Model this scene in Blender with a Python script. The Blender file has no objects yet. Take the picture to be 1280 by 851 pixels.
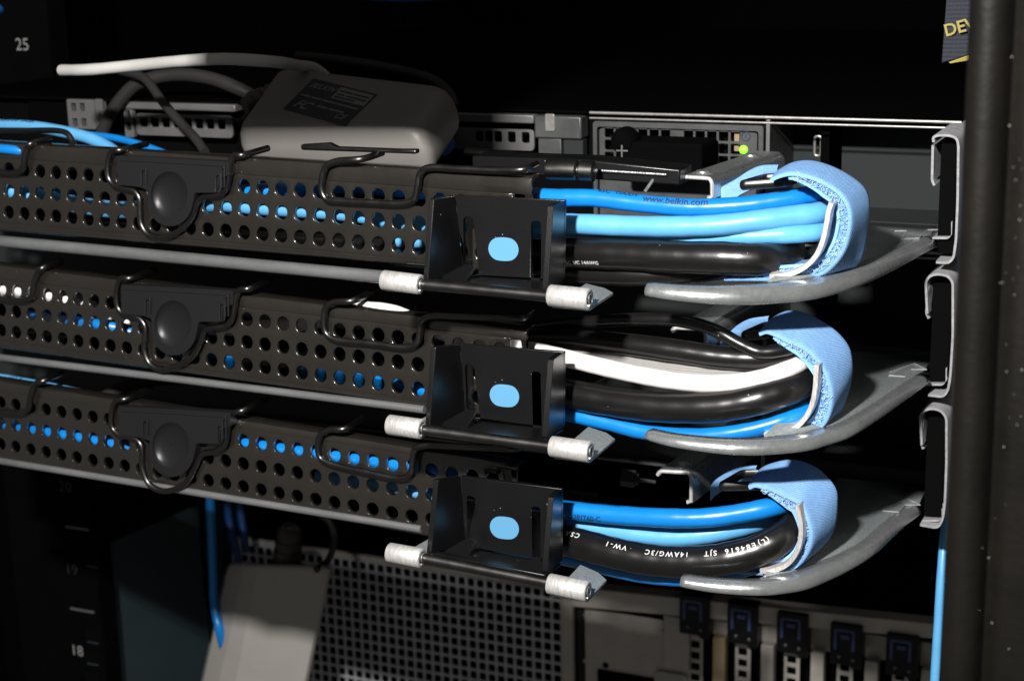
import bpy, bmesh, math, random
from mathutils import Vector, Matrix, Quaternion
random.seed(7)
sc = bpy.context.scene
COL = sc.collection
ZOFF = 1.10            # height of the camera above the floor of the room, metres; lengths below are millimetres from the camera

# ------------------------------------------------------------------ camera frame (fitted from the vanishing points)
def nrm(v):
    l = math.sqrt(sum(a*a for a in v)); return tuple(a/l for a in v)
def cross3(a, b): return (a[1]*b[2]-a[2]*b[1], a[2]*b[0]-a[0]*b[2], a[0]*b[1]-a[1]*b[0])
F = 2078.0
_vd = (186.0, 8240.0); _vx = -4840.0; _vy = -(_vd[0]*_vx+F*F)/_vd[1]
XC = tuple(-a for a in nrm((_vx, _vy, F)))
ZC = tuple(-a for a in nrm((_vd[0], _vd[1], F)))
YC = cross3(ZC, XC)
def ray(px, py):
    d = (px-640.0, py-425.5, F)
    return Vector([sum(d[i]*A[i] for i in range(3)) for A in (XC, YC, ZC)])
def bp(px, py, Y=None, Z=None, X=None):
    """point seen at photo pixel (px,py) that lies on the plane Y=, Z= or X= (mm)"""
    d = ray(px, py)
    t = Y/d.y if Y is not None else (Z/d.z if Z is not None else X/d.x)
    return d*t
def bps(pts, Y):
    # a negative third value is a gap behind the perforated panel
    return [(armpt(p[0], p[1], p[2]) if len(p) > 2 and p[2] < 0 else bp(p[0], p[1], Y=(p[2] if len(p) > 2 else Y))) for p in pts]
def W(p): return Vector((p[0]*.001, p[1]*.001, p[2]*.001+ZOFF))

# ------------------------------------------------------------------ mesh helpers
def smooth_path(pts, n=8, closed=False):
    P = [Vector(p) for p in pts]
    if len(P) < 3 and not closed:
        return [P[0].lerp(P[1], i/n) for i in range(n+1)]
    out = []
    N = len(P)
    rng = range(N) if closed else range(N-1)
    for i in rng:
        p0 = P[(i-1) % N] if (closed or i > 0) else P[0]*2-P[1]
        p1 = P[i]; p2 = P[(i+1) % N]
        p3 = P[(i+2) % N] if (closed or i+2 < N) else P[-1]*2-P[-2]
        # centripetal catmull-rom
        def tj(ti, a, b): return ti+max((a-b).length, 1e-6)**.5
        t0 = 0; t1 = tj(t0, p0, p1); t2 = tj(t1, p1, p2); t3 = tj(t2, p2, p3)
        for k in range(n):
            t = t1+(t2-t1)*k/n
            A1 = p0*((t1-t)/(t1-t0))+p1*((t-t0)/(t1-t0))
            A2 = p1*((t2-t)/(t2-t1))+p2*((t-t1)/(t2-t1))
            A3 = p2*((t3-t)/(t3-t2))+p3*((t-t2)/(t3-t2))
            B1 = A1*((t2-t)/(t2-t0))+A2*((t-t0)/(t2-t0))
            B2 = A2*((t3-t)/(t3-t1))+A3*((t-t1)/(t3-t1))
            out.append(B1*((t2-t)/(t2-t1))+B2*((t-t1)/(t2-t1)))
    if not closed: out.append(P[-1])
    return out
def round_path(pts, r, n=5, closed=False):
    """polyline with its corners rounded"""
    P = [Vector(p) for p in pts]; N = len(P); out = []
    for i in range(N):
        if not closed and i in (0, N-1): out.append(P[i]); continue
        a, b, c = P[(i-1) % N], P[i], P[(i+1) % N]
        rr = min(r, (a-b).length*.48, (c-b).length*.48)
        s = b+(a-b).normalized()*rr; e = b+(c-b).normalized()*rr
        for k in range(n+1):
            t = k/n
            out.append(s*(1-t)**2+b*2*t*(1-t)+e*t*t)
    return out
def resample(P, n):
    L = [0]
    for a, b in zip(P, P[1:]): L.append(L[-1]+(b-a).length)
    out = []; j = 0
    for i in range(n):
        s = L[-1]*i/(n-1)
        while j < len(P)-2 and L[j+1] < s: j += 1
        t = (s-L[j])/max(L[j+1]-L[j], 1e-9)
        out.append(P[j].lerp(P[j+1], min(max(t, 0), 1)))
    return out

class MB:
    def __init__(s): s.bm = bmesh.new()
    def quadstrip(s, A, B, closed=False):
        va = [s.bm.verts.new(p) for p in A]; vb = [s.bm.verts.new(p) for p in B]
        n = len(A)
        for i in range(n if closed else n-1):
            j = (i+1) % n
            s.bm.faces.new((va[i], va[j], vb[j], vb[i]))
        return s
    def loft(s, rings, closed=True, cap=False):
        V = [[s.bm.verts.new(p) for p in r] for r in rings]
        for a, b in zip(V, V[1:]):
            n = len(a)
            for i in range(n if closed else n-1):
                j = (i+1) % n
                s.bm.faces.new((a[i], a[j], b[j], b[i]))
        if cap:
            s.bm.faces.new(list(reversed(V[0]))); s.bm.faces.new(V[-1])
        return s
    def tube(s, path, r, seg=14, closed=False, cap=True, flat=None):
        P = [Vector(p) for p in path]; N = len(P)
        up = None; rings = []
        for i in range(N):
            if closed: T = P[(i+1) % N]-P[i-1]
            else: T = P[min(i+1, N-1)]-P[max(i-1, 0)]
            T.normalize()
            if up is None:
                ref = Vector((0, 0, 1)) if abs(T.z) < .9 else Vector((0, 1, 0))
                up = (ref-T*ref.dot(T)).normalized()
            else:
                up = (up-T*up.dot(T)).normalized()
            side = T.cross(up)
            rr = r(i/(N-1)) if callable(r) else r
            fa = flat or (1, 1)
            rings.append([P[i]+(up*math.cos(a)*fa[0]+side*math.sin(a)*fa[1])*rr for a in [2*math.pi*k/seg for k in range(seg)]])
        if closed: rings.append(rings[0])
        s.loft(rings, True, cap and not closed)
        if closed: bmesh.ops.remove_doubles(s.bm, verts=s.bm.verts, dist=1e-5)
        return s
    def cyl(s, a, b, r, seg=24, bev=0.0):
        a = Vector(a); b = Vector(b); d = (b-a).normalized()
        if bev: s.tube([a, a+d*bev*.01, a+d*bev, b-d*bev, b-d*bev*.01, b], lambda t: r, seg)
        else: s.tube([a, b], r, seg)
        return s
    def lathe(s, a, axis, prof, seg=28):
        """prof: list of (distance along axis, radius)"""
        a = Vector(a); ax = Vector(axis).normalized()
        ref = Vector((0, 0, 1)) if abs(ax.z) < .9 else Vector((0, 1, 0))
        u = (ref-ax*ref.dot(ax)).normalized(); v = ax.cross(u)
        s.loft([[a+ax*h+(u*math.cos(t)+v*math.sin(t))*max(r, .001) for t in [2*math.pi*k/seg for k in range(seg)]] for h, r in prof], True, True)
        return s
    def prism(s, outline, vec):
        """closed outline (3-D points) pushed along vec"""
        A = [Vector(p) for p in outline]; v = Vector(vec)
        s.loft([A, [p+v for p in A]], True, True); return s
    def box(s, lo, hi):
        x0, y0, z0 = lo; x1, y1, z1 = hi
        return s.prism([(x0, y0, z0), (x1, y0, z0), (x1, y0, z1), (x0, y0, z1)], (0, y1-y0, 0))
    def box8(s, front, vec): return s.prism(front, vec)
    def plate(s, outline, holes, vec):
        """flat plate with holes, pushed along vec"""
        bm2 = bmesh.new(); es = []
        for loop in [outline]+holes:
            vs = [bm2.verts.new(p) for p in loop]
            for i in range(len(vs)): es.append(bm2.edges.new((vs[i], vs[(i+1) % len(vs)])))
        bmesh.ops.triangle_fill(bm2, use_beauty=True, use_dissolve=False, edges=es)
        r = bmesh.ops.extrude_face_region(bm2, geom=list(bm2.faces))
        bmesh.ops.translate(bm2, verts=[g for g in r['geom'] if isinstance(g, bmesh.types.BMVert)], vec=Vector(vec))
        m = bpy.data.meshes.new('tmp'); bm2.to_mesh(m); bm2.free(); s.bm.from_mesh(m); bpy.data.meshes.remove(m)
        return s
    def add(s, verts, faces):
        V = [s.bm.verts.new(p) for p in verts]
        for f in faces: s.bm.faces.new([V[i] for i in f])
        return s

def base_of(parent):
    p = Vector((0, 0, 0)); q = parent
    while q: p += q.location; q = q.parent
    return p
def obj(name, mb, mat, parent=None, at=None, smooth=True, angle=35, bev=0, solid=0, doubles=True, normals=True):
    """links a builder as ONE mesh object; at = base of a top-level mesh (mm)"""
    bm = mb.bm
    if doubles: bmesh.ops.remove_doubles(bm, verts=bm.verts, dist=0.001)
    if normals: bmesh.ops.recalc_face_normals(bm, faces=bm.faces)
    if parent is None:
        if at is None:
            vs = [v.co for v in bm.verts]
            at = Vector((sum(v.x for v in vs)/len(vs), sum(v.y for v in vs)/len(vs), min(v.z for v in vs)))
        off = W(at); loc = off
    else:
        off = base_of(parent); loc = Vector((0, 0, 0))
    for v in bm.verts: v.co = W(v.co)-off
    me = bpy.data.meshes.new(name); bm.to_mesh(me); bm.free()
    me.materials.append(mat)
    if smooth:
        for p in me.polygons: p.use_smooth = True
        me.set_sharp_from_angle(angle=math.radians(angle))
    o = bpy.data.objects.new(name, me); COL.objects.link(o); o.location = loc
    if parent: o.parent = parent
    if solid:
        m = o.modifiers.new('thickness', 'SOLIDIFY'); m.thickness = solid*.001; m.offset = 0
    if bev:
        m = o.modifiers.new('bevel', 'BEVEL'); m.width = bev*.001; m.segments = 2; m.limit_method = 'ANGLE'; m.angle_limit = math.radians(40)
        m.harden_normals = False
    return o
def tag(o, label=None, cat=None, group=None, kind=None):
    if label: o['label'] = label
    if cat: o['category'] = cat
    if group: o['group'] = group
    if kind: o['kind'] = kind
    return o
def thing(name, at, label, cat, group=None):
    o = bpy.data.objects.new(name, None); o.empty_display_size = .01
    COL.objects.link(o); o.location = W(at); return tag(o, label, cat, group)

# ------------------------------------------------------------------ materials
def mat(name, base, rough=.5, metal=0.0, var=.0, vscale=60, bump=0.0, bscale=300, spec=.5, dust=0.0, dscale=260, weave=0, coat=0, sub=0, rvar=0, stretch=None):
    m = bpy.data.materials.new(name); m.use_nodes = True
    nt = m.node_tree; N = nt.nodes; L = nt.links
    b = N['Principled BSDF']
    b.inputs['Base Color'].default_value = (*base, 1); b.inputs['Roughness'].default_value = rough
    b.inputs['Metallic'].default_value = metal; b.inputs['Specular IOR Level'].default_value = spec
    if coat: b.inputs['Coat Weight'].default_value = coat; b.inputs['Coat Roughness'].default_value = .12
    tc = N.new('ShaderNodeTexCoord'); co = tc.outputs['Object']
    if stretch:
        mp = N.new('ShaderNodeMapping'); mp.inputs['Scale'].default_value = stretch; L.new(co, mp.inputs['Vector']); sco = mp.outputs['Vector']
    else: sco = co
    col = None
    if var:
        n = N.new('ShaderNodeTexNoise'); n.inputs['Scale'].default_value = vscale; n.inputs['Detail'].default_value = 5; n.inputs['Roughness'].default_value = .65
        L.new(sco, n.inputs['Vector'])
        r = N.new('ShaderNodeValToRGB'); r.color_ramp.elements[0].position = .3; r.color_ramp.elements[1].position = .7
        r.color_ramp.elements[0].color = (*[c*(1-var) for c in base], 1); r.color_ramp.elements[1].color = (*[min(c*(1+var), 1) for c in base], 1)
        L.new(n.outputs['Fac'], r.inputs['Fac']); col = r.outputs['Color']
    if dust:
        v = N.new('ShaderNodeTexVoronoi'); v.inputs['Scale'].default_value = dscale; v.inputs['Randomness'].default_value = 1
        L.new(co, v.inputs['Vector'])
        sp = N.new('ShaderNodeSeparateColor'); L.new(v.outputs['Color'], sp.inputs['Color'])
        rad = N.new('ShaderNodeMath'); rad.operation = 'MULTIPLY_ADD'; rad.inputs[1].default_value = dust*.9; rad.inputs[2].default_value = -dust*.52
        L.new(sp.outputs['Red'], rad.inputs[0])
        lt = N.new('ShaderNodeMath'); lt.operation = 'LESS_THAN'; L.new(v.outputs['Distance'], lt.inputs[0]); L.new(rad.outputs[0], lt.inputs[1])
        am = N.new('ShaderNodeMath'); am.operation = 'MULTIPLY'; L.new(lt.outputs[0], am.inputs[0]); L.new(sp.outputs['Green'], am.inputs[1])
        mx = N.new('ShaderNodeMix'); mx.data_type = 'RGBA'
        L.new(am.outputs[0], mx.inputs[0])
        if col: L.new(col, mx.inputs[6])
        else: mx.inputs[6].default_value = (*base, 1)
        mx.inputs[7].default_value = (.5, .5, .48, 1); col = mx.outputs[2]
    if col: L.new(col, b.inputs['Base Color'])
    if rvar:
        n2 = N.new('ShaderNodeTexNoise'); n2.inputs['Scale'].default_value = vscale*2.3; n2.inputs['Detail'].default_value = 6; L.new(sco, n2.inputs['Vector'])
        mr = N.new('ShaderNodeMapRange'); mr.inputs['From Min'].default_value = .3; mr.inputs['From Max'].default_value = .7
        mr.inputs['To Min'].default_value = max(rough-rvar, .03); mr.inputs['To Max'].default_value = rough+rvar
        L.new(n2.outputs['Fac'], mr.inputs['Value']); L.new(mr.outputs[0], b.inputs['Roughness'])
    h = None
    if bump:
        n3 = N.new('ShaderNodeTexNoise'); n3.inputs['Scale'].default_value = bscale; n3.inputs['Detail'].default_value = 3; L.new(sco, n3.inputs['Vector'])
        h = n3.outputs['Fac']
    if weave:
        hs = []
        if weave < 10:      # twill laid along the strap itself: period in mm, from the mesh's own lengthwise/crosswise coordinates
            at = N.new('ShaderNodeAttribute'); at.attribute_name = 'strap_coord'
            for (fx, fy) in ((1, 1), (2.6, -.35)):
                dp = N.new('ShaderNodeVectorMath'); dp.operation = 'DOT_PRODUCT'; dp.inputs[1].default_value = (fx*6.283/weave, fy*6.283/weave, 0); L.new(at.outputs['Vector'], dp.inputs[0])
                sn = N.new('ShaderNodeMath'); sn.operation = 'SINE'; L.new(dp.outputs['Value'], sn.inputs[0]); hs.append(sn.outputs[0])
        else:
          for k, d in enumerate(('DIAGONAL', 'Z')):
              w = N.new('ShaderNodeTexWave'); w.wave_type = 'BANDS'; w.bands_direction = d; w.inputs['Scale'].default_value = weave*(1 if k == 0 else .55); w.inputs['Distortion'].default_value = .6; w.inputs['Detail Scale'].default_value = 30
              L.new(co, w.inputs['Vector']); hs.append(w.outputs['Fac'])
        a = N.new('ShaderNodeMath'); a.operation = 'ADD'; L.new(hs[0], a.inputs[0]); L.new(hs[1], a.inputs[1])
        if h:
            a2 = N.new('ShaderNodeMath'); a2.operation = 'ADD'; L.new(a.outputs[0], a2.inputs[0]); L.new(h, a2.inputs[1]); h = a2.outputs[0]
        else: h = a.outputs[0]
        bump = bump or .4
    if h is not None:
        bn = N.new('ShaderNodeBump'); bn.inputs['Strength'].default_value = bump; bn.inputs['Distance'].default_value = .0004
        L.new(h, bn.inputs['Height']); L.new(bn.outputs['Normal'], b.inputs['Normal'])
    return m
def emit(name, col, st):
    m = mat(name, col, .4); b = m.node_tree.nodes['Principled BSDF']
    b.inputs['Emission Color'].default_value = (*col, 1); b.inputs['Emission Strength'].default_value = st; return m
M = {}
M['paint'] = mat('brown_black_gloss_paint', (.0125, .0108, .0087), .25, var=.15, vscale=40, bump=.05, bscale=900, dust=.13, dscale=260, rvar=.06, spec=1.0, coat=.4)
M['plate_black'] = mat('black_satin_plastic', (.0040, .0039, .0041), .30, spec=.5, var=.15, vscale=60, bump=.10, bscale=1500, dust=.26, dscale=380)
M['latch'] = mat('charcoal_moulded_plastic', (.008, .008, .009), .42, bump=.12, bscale=2500, dust=.14, dscale=260)
M['wire'] = mat('black_coated_wire', (.10, .098, .094), .33, 1.0, rvar=.05, vscale=80, bump=.03, bscale=500)
M['zinc'] = mat('zinc_plated_steel', (.40, .42, .42), .34, .85, var=.35, vscale=900, bump=.25, bscale=1600, rvar=.10)
M['zinc_lip'] = mat('smooth_zinc_lip', (.40, .42, .42), .27, .75, var=.14, vscale=260, bump=.05, bscale=900, rvar=.06)
M['zinc_tray'] = mat('zinc_plated_tray_sheet', (.30, .33, .335), .34, .5, var=.3, vscale=1100, bump=.14, bscale=1800, rvar=.10, dust=.14, dscale=420)
M['knuckle'] = mat('brushed_zinc_knuckle', (.66, .64, .62), .40, .6, var=.22, vscale=260, bump=.25, bscale=300, rvar=.12, stretch=(6, 1, 1))
M['rail_edge'] = mat('cut_steel_rail', (.25, .25, .26), .5, .1, var=.25, vscale=500, bump=.25, bscale=900)
M['tube'] = mat('grey_support_bar', (.27, .275, .28), .34, .7, var=.25, vscale=120, bump=.15, bscale=500, stretch=(.3, 1, 1))
M['blue'] = mat('blue_cable_jacket', (.003, .165, .50), .32, var=.06, vscale=90, bump=.05, bscale=400, dust=.07, dscale=300)
M['lblue'] = mat('light_blue_cable_jacket', (.095, .335, .60), .38, var=.06, vscale=90, bump=.05, bscale=400, dust=.05, dscale=300)
M['black'] = mat('black_cable_jacket', (.0055, .0053, .0053), .30, var=.15, vscale=90, bump=.07, bscale=500, dust=.16, dscale=300)
M['white'] = mat('white_cable_jacket', (.74, .70, .69), .40, var=.04, vscale=60, bump=.04, bscale=400)
M['ribs'] = mat('grey_white_cord', (.26, .25, .24), .45, var=.1, vscale=60)
M['strap'] = mat('light_blue_woven_strap', (.20, .385, .69), .92, var=.10, vscale=600, bump=.45, bscale=1500, weave=.95, spec=.2)
M['fuzz'] = mat('light_blue_loop_pile', (.11, .24, .46), .8, var=.3, vscale=900, bump=1, bscale=1400, spec=.3)
M['fuzzloop'] = mat('pale_blue_loop_fibre', (.36, .55, .80), .6, spec=.3)
M['mark'] = mat('sky_blue_printed_spot', (.080, .25, .42), .6)
M['ink'] = mat('dark_cable_print', (.006, .02, .06), .6)
M['inkw'] = mat('white_cable_print', (.50, .49, .48), .6)
M['server'] = mat('server_grey_sheet_metal', (.115, .115, .115), .45, .3, var=.12, vscale=70, bump=.08, bscale=900, rvar=.08)
M['server_dark'] = mat('server_dark_sheet_metal', (.0055, .0075, .008), .8, 0, var=.15, vscale=50, bump=.08, bscale=900)
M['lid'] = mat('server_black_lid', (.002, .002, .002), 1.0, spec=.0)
M['edge'] = mat('server_bare_edge', (.34, .33, .31), .35, .7, var=.25, vscale=300)
M['hole'] = mat('server_inside_black', (.0015, .0015, .0015), .9, spec=.05)
M['big'] = mat('big_server_taupe_metal', (.40, .37, .33), .5, .2, var=.1, vscale=60, bump=.08, bscale=900, dust=.08, dscale=200)
M['case'] = mat('warm_grey_plastic_case', (.15, .141, .13), .5, var=.05, vscale=40, bump=.12, bscale=1800)
M['case2'] = mat('beige_grey_plastic_case', (.33, .315, .29), .5, var=.05, vscale=40, bump=.12, bscale=1800)
M['sticker'] = mat('dark_label_sticker', (.025, .027, .032), .45)
M['print'] = mat('grey_label_print', (.17, .17, .17), .5)
M['grey'] = mat('pale_grey_cable_jacket', (.42, .41, .39), .45, var=.06, vscale=60)
M['dgrey'] = mat('dark_grey_cable_jacket', (.02, .019, .018), .5, spec=.2, var=.1, vscale=60)
M['rackpaint'] = mat('black_rack_paint', (.0018, .0018, .002), .9, spec=.02, var=.2, vscale=40, bump=.1, bscale=700)
M['post'] = mat('brown_black_textured_post', (.0036, .0030, .0022), .45, spec=.22, var=.35, vscale=60, bump=.25, bscale=500)
M['void'] = mat('dark_room_behind', (.0012, .0012, .0014), .9, spec=.02)
M['teal'] = mat('teal_grey_side_panel', (.022, .036, .042), .45, var=.1, vscale=20)
M['clipblack'] = mat('black_retainer_clip', (.003, .003, .004), .4, spec=.25, bump=.05, dust=.12, dscale=260)
M['clipblue'] = mat('navy_touch_point', (.035, .06, .16), .5)
M['rub'] = mat('ribbed_dark_strain_relief', (.035, .030, .025), .5, bump=.1)
M['grille'] = mat('grille_sheet_metal', (.36, .37, .38), .5, .1, var=.1, vscale=70)
M['handle'] = mat('graphite_module_metal', (.058, .059, .06), .45, .3, var=.15, vscale=70, bump=.08, bscale=900, rvar=.08)
M['tagcloth'] = mat('slate_blue_cloth_tag', (.012, .014, .022), .85, bump=.5, bscale=1500, weave=500)
M['yellow'] = mat('yellow_print', (.20, .165, .03), .7)
M['led'] = emit('green_led', (.25, .95, .03), 0.9)
M['num'] = mat('white_rack_numerals', (.22, .22, .22), .6)
M['dnum'] = mat('dark_unit_line', (.07, .07, .07), .6)  # unit lines, a darker grey than the white numerals
M['bluelug'] = mat('blue_plug_boot', (.008, .06, .22), .4, bump=.05)
M['beige'] = mat('beige_slot_cover', (.23, .17, .10), .5)
M['gold'] = mat('gold_contact', (.5, .3, .12), .4, 1)

# ------------------------------------------------------------------ writing
def text_mesh(txt, size, bold=False, spacing=1.0, align='LEFT'):
    c = bpy.data.curves.new('txt', 'FONT'); c.body = txt; c.size = size; c.space_character = spacing; c.align_x = align
    c.offset = .018*size if bold else 0; c.resolution_u = 3
    o = bpy.data.objects.new('txt', c); COL.objects.link(o)
    dg = bpy.context.evaluated_depsgraph_get(); me = bpy.data.meshes.new_from_object(o.evaluated_get(dg))
    bpy.data.objects.remove(o); bpy.data.curves.remove(c)
    V = [v.co.copy() for v in me.vertices]; Fc = [list(p.vertices) for p in me.polygons]
    bpy.data.meshes.remove(me); return V, Fc
def text_plane(name, txt, size, origin, ux, uy, m, parent, lift=.12, bold=False, spacing=1.0, align='LEFT'):
    V, Fc = text_mesh(txt, size, bold, spacing, align); ux = Vector(ux).normalized(); uy = Vector(uy); uy = (uy-ux*uy.dot(ux)).normalized(); n = ux.cross(uy)
    mb = MB(); mb.add([Vector(origin)+ux*v.x+uy*v.y+n*lift for v in V], Fc)
    return obj(name, mb, m, parent, smooth=False, doubles=False, normals=False)
def text_tube(name, txt, size, path, r, s0, face, m, parent, bold=False, spacing=1.0, v0=0, lift=.09):
    V, Fc = text_mesh(txt, size, bold, spacing)
    bmx = bmesh.new(); vs = [bmx.verts.new(v) for v in V]
    for f in Fc: bmx.faces.new([vs[i] for i in f])
    bmesh.ops.triangulate(bmx, faces=bmx.faces)
    for _ in range(3):
        le = [e for e in bmx.edges if e.calc_length() > .35]
        if le: bmesh.ops.subdivide_edges(bmx, edges=le, cuts=1); bmesh.ops.triangulate(bmx, faces=bmx.faces)
    P = [Vector(p) for p in path]; L = [0]
    for a, b in zip(P, P[1:]): L.append(L[-1]+(b-a).length)
    def at(s):
        s = min(max(s, 0), L[-1]-1e-6); i = 0
        while L[i+1] < s: i += 1
        t = (s-L[i])/(L[i+1]-L[i])
        T0 = (P[i+1]-P[max(i-1, 0)]).normalized(); T1 = (P[min(i+2, len(P)-1)]-P[i]).normalized()
        return P[i].lerp(P[i+1], t), T0.lerp(T1, t).normalized()
    fd = Vector(face)
    for v in bmx.verts:
        p, T = at(s0+v.co.x); n = (fd-T*fd.dot(T)).normalized(); u = n.cross(T)
        a = (v.co.y+v0)/r
        v.co = p+(n*math.cos(a)+u*math.sin(a))*(r+lift)
    mb = MB(); mb.bm.free(); mb.bm = bmx
    return obj(name, mb, m, parent, smooth=False, doubles=False, normals=False)

CAM_DIR = Vector((.38, -.88, .25))      # roughly from the cables to the viewer
exec_parts = []

# ------------------------------------------------------------------ cable management arms
TAN5 = math.tan(math.radians(5)); YA = 460.0
def armpt(px, py, off=0.0):
    d = ray(px, py); k = (YA-off-200*TAN5)/(d.y+d.x*TAN5); return d*k
ARM_N = Vector((-TAN5, -1, 0)).normalized()       # towards the viewer
ARM = [
 dict(o=(51.5, 241.5), vl=27.2, r=(474, 275), rc=19, vr=29.8, top=(0, 183, 663, 225), bot=(0, 283, 663, 337), end=663,
      bar=((-25, 299), (496, 348), 2.15), latch=(212.6, 246)),
 dict(o=(60, 394.5), vl=26.0, r=(523.5, 455), rc=21, vr=30.6, top=(0, 336, 657, 416), bot=(0, 430, 657, 519), end=657,
      bar=((-25, 443.5), (531, 512), 1.35), latch=(217.5, 407)),
 dict(o=(59, 537.7), vl=26.5, r=(515.8, 613.7), rc=21, vr=30.6, top=(0, 480, 645, 585), bot=(0, 571, 645, 672), end=645,
      bar=((-25, 571.5), (527, 661), 1.35), latch=(214.5, 559)),
]
LOOP_L = [
 [(-40, 214), (0, 216), (22, 216), (29, 211), (31, 195), (34, 184), (38, 180)],
 [(-40, 371), (0, 374), (32, 375), (40, 370), (43, 352), (48, 339), (53, 335)],
 [(-40, 511), (0, 515), (28, 516), (36, 510), (39, 491), (44, 480), (54, 476)]]
LOOP_M = [
 [(150, 188), (141, 188.5), (136, 200), (135.5, 221), (142, 231), (156, 235.5), (168, 239), (174.5, 248), (175, 264), (176.7, 280), (184, 292), (197, 296.7), (213.5, 294), (231.5, 282), (242, 268), (246, 254.5), (254, 246), (272, 243.6), (282, 237), (286.5, 219), (288, 203), (293, 195), (303, 194)],
 [(162, 348), (152, 348), (146.5, 362), (147.5, 384), (155, 393), (173, 397), (181.5, 408), (180.5, 437), (187, 454), (202, 462), (220, 457.5), (240, 446), (251.5, 426), (257, 412), (270, 409), (284, 406), (291, 396), (294.5, 374), (299, 363), (310, 361)],
 [(156, 499), (146, 500), (140, 515), (141, 535), (151, 544), (167, 547), (176.5, 556), (178, 584), (186, 604), (201.5, 613), (219.6, 611), (235, 600), (245.5, 580), (252.5, 567.5), (269, 564), (281, 556), (285.5, 532), (291, 517), (303, 513)]]
LOOP_R = [
 [(452, 199), (420, 202), (408, 208), (403, 222), (402.5, 239), (408, 249), (420, 251), (460, 253), (506, 254), (518, 248.5), (522.5, 232), (525, 218), (533, 210.5), (570, 211), (620, 213), (655, 212)],
 [(440, 376), (417, 378), (408, 384), (405, 398), (407, 415), (416, 423), (462, 428.6), (512, 433.5), (522, 427), (525.5, 411), (528, 400), (537, 395), (570, 395), (619, 397), (650, 398)],
 [(430, 536), (411, 537), (401, 543), (397.5, 557), (400, 571), (409, 577.5), (455, 589), (505, 597), (513.5, 590), (516.5, 572), (519, 561), (529, 557), (574, 558), (618, 560), (645, 561)]]
ARM_LABEL = ['uppermost black perforated cable arm, below the grey adapter box', 'middle black perforated cable arm with white cord behind its holes', 'lowest black perforated cable arm, nearest the big grille']
def perforated(A):
    """sheet with three rows of round holes, rolled back at top and bottom"""
    O = armpt(*A['o']); R = armpt(*A['r']); U = (R-O)/A['rc']
    VL = (armpt(A['o'][0], A['o'][1]+A['vl'])-armpt(A['o'][0], A['o'][1]-A['vl']))/2
    VR = (armpt(A['r'][0], A['r'][1]+A['vr'])-armpt(A['r'][0], A['r'][1]-A['vr']))/2
    def S(c, r, d=0): return O+U*c+(VL+(VR-VL)*c/A['rc'])*r-ARM_N*d
    c1 = (armpt(A['end'], A['top'][3]+8)-O).length/U.length
    ncol = int(c1-.3)
    cols = list(range(-5, ncol+1)); mb = MB(); K = 24; rad = 2.5
    ul = U.length
    for c in cols:
        vv = (VL+(VR-VL)*c/A['rc']); vl = vv.length
        for r in (-1, 0, 1):
            ring = []; sq = []
            for k in range(K):
                a = 2*math.pi*k/K; ca, sa = math.cos(a), math.sin(a)
                ring.append(S(c+rad*ca/ul, r+rad*sa/vl))
                m = max(abs(ca), abs(sa)); sq.append(S(c+.5*ca/m, r+.5*sa/m))
            mb.quadstrip(ring, sq, True)
    # frame around the hole field: edges sampled like the cells so they weld
    ce = [-5.5, c1]; Ks = K//4
    def edge_top(c):
        x0, y0, x1, y1 = A['top']; return c
    # parameter of the panel's top and bottom edges
    def rr(line, c, lo, hi):
        best = None
        for i in range(60):
            r = lo+(hi-lo)*i/59; p = S(c, r); q = proj(p)
            yl = line[1]+(line[3]-line[1])*(q[0]-line[0])/(line[2]-line[0]); e = abs(q[1]-yl)
            if best is None or e < best[0]: best = (e, r)
        return best[1]
    n = 40; cs = [-5.5+(c1+5.5)*i/n for i in range(n+1)]
    tops = [rr(A['top'], c, -3.2, -1.5) for c in cs]; bots = [rr(A['bot'], c, 1.45, 3.0) for c in cs]
    def lin(v):   # straight line through the samples
        m = len(v); xs = list(range(m)); mx = sum(xs)/m; my = sum(v)/m
        b = sum((x-mx)*(y-my) for x, y in zip(xs, v))/sum((x-mx)**2 for x in xs); return [my+b*(x-mx) for x in xs]
    tops = lin(tops); bots = lin(bots)
    up = Vector((0, 0, 1))
    T0 = [S(c, -1.5) for c in cs]; T1 = [S(c, t) for c, t in zip(cs, tops)]
    T2 = [p+up*.55-ARM_N*.35 for p in T1]; T3 = [p+up*.8-ARM_N*1.2 for p in T1]; T4 = [p+up*.8-ARM_N*5 for p in T1]
    B0 = [S(c, 1.5) for c in cs]; B1 = [S(c, max(t, 1.55)) for c, t in zip(cs, bots)]
    B2 = [p-up*.7-ARM_N*.3 for p in B1]; B3 = [p-up*1.3-ARM_N*1.2 for p in B1]; B4 = [p-up*1.4-ARM_N*60 for p in B1]
    for a, b in ((T0, T1), (T1, T2), (T2, T3), (T3, T4), (B0, B1), (B1, B2), (B2, B3), (B3, B4)): mb.quadstrip(a, b)
    # blank end beyond the last column
    mb.quadstrip([S(ncol+.5, -1.5), S(ncol+.5, 1.5)], [S(c1, -1.5), S(c1, 1.5)])
    return mb, S, c1, tops[-1]
def proj(p):
    c = [p[0]*XC[i]+p[1]*YC[i]+p[2]*ZC[i] for i in range(3)]
    return 640+F*c[0]/c[2], 425.5+F*c[1]/c[2]

def wire(pts, off=2.6, r=1.12, backs=(12, 12)):
    P = [armpt(x, y, off) for x, y in pts]
    if backs[0]: P = [P[0]-ARM_N*backs[0]+Vector((0, 0, .5))]+P
    if backs[1]: P = P+[P[-1]-ARM_N*backs[1]+Vector((0, 0, .5))]
    return MB().tube(smooth_path(P, 6), r, 14)

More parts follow.
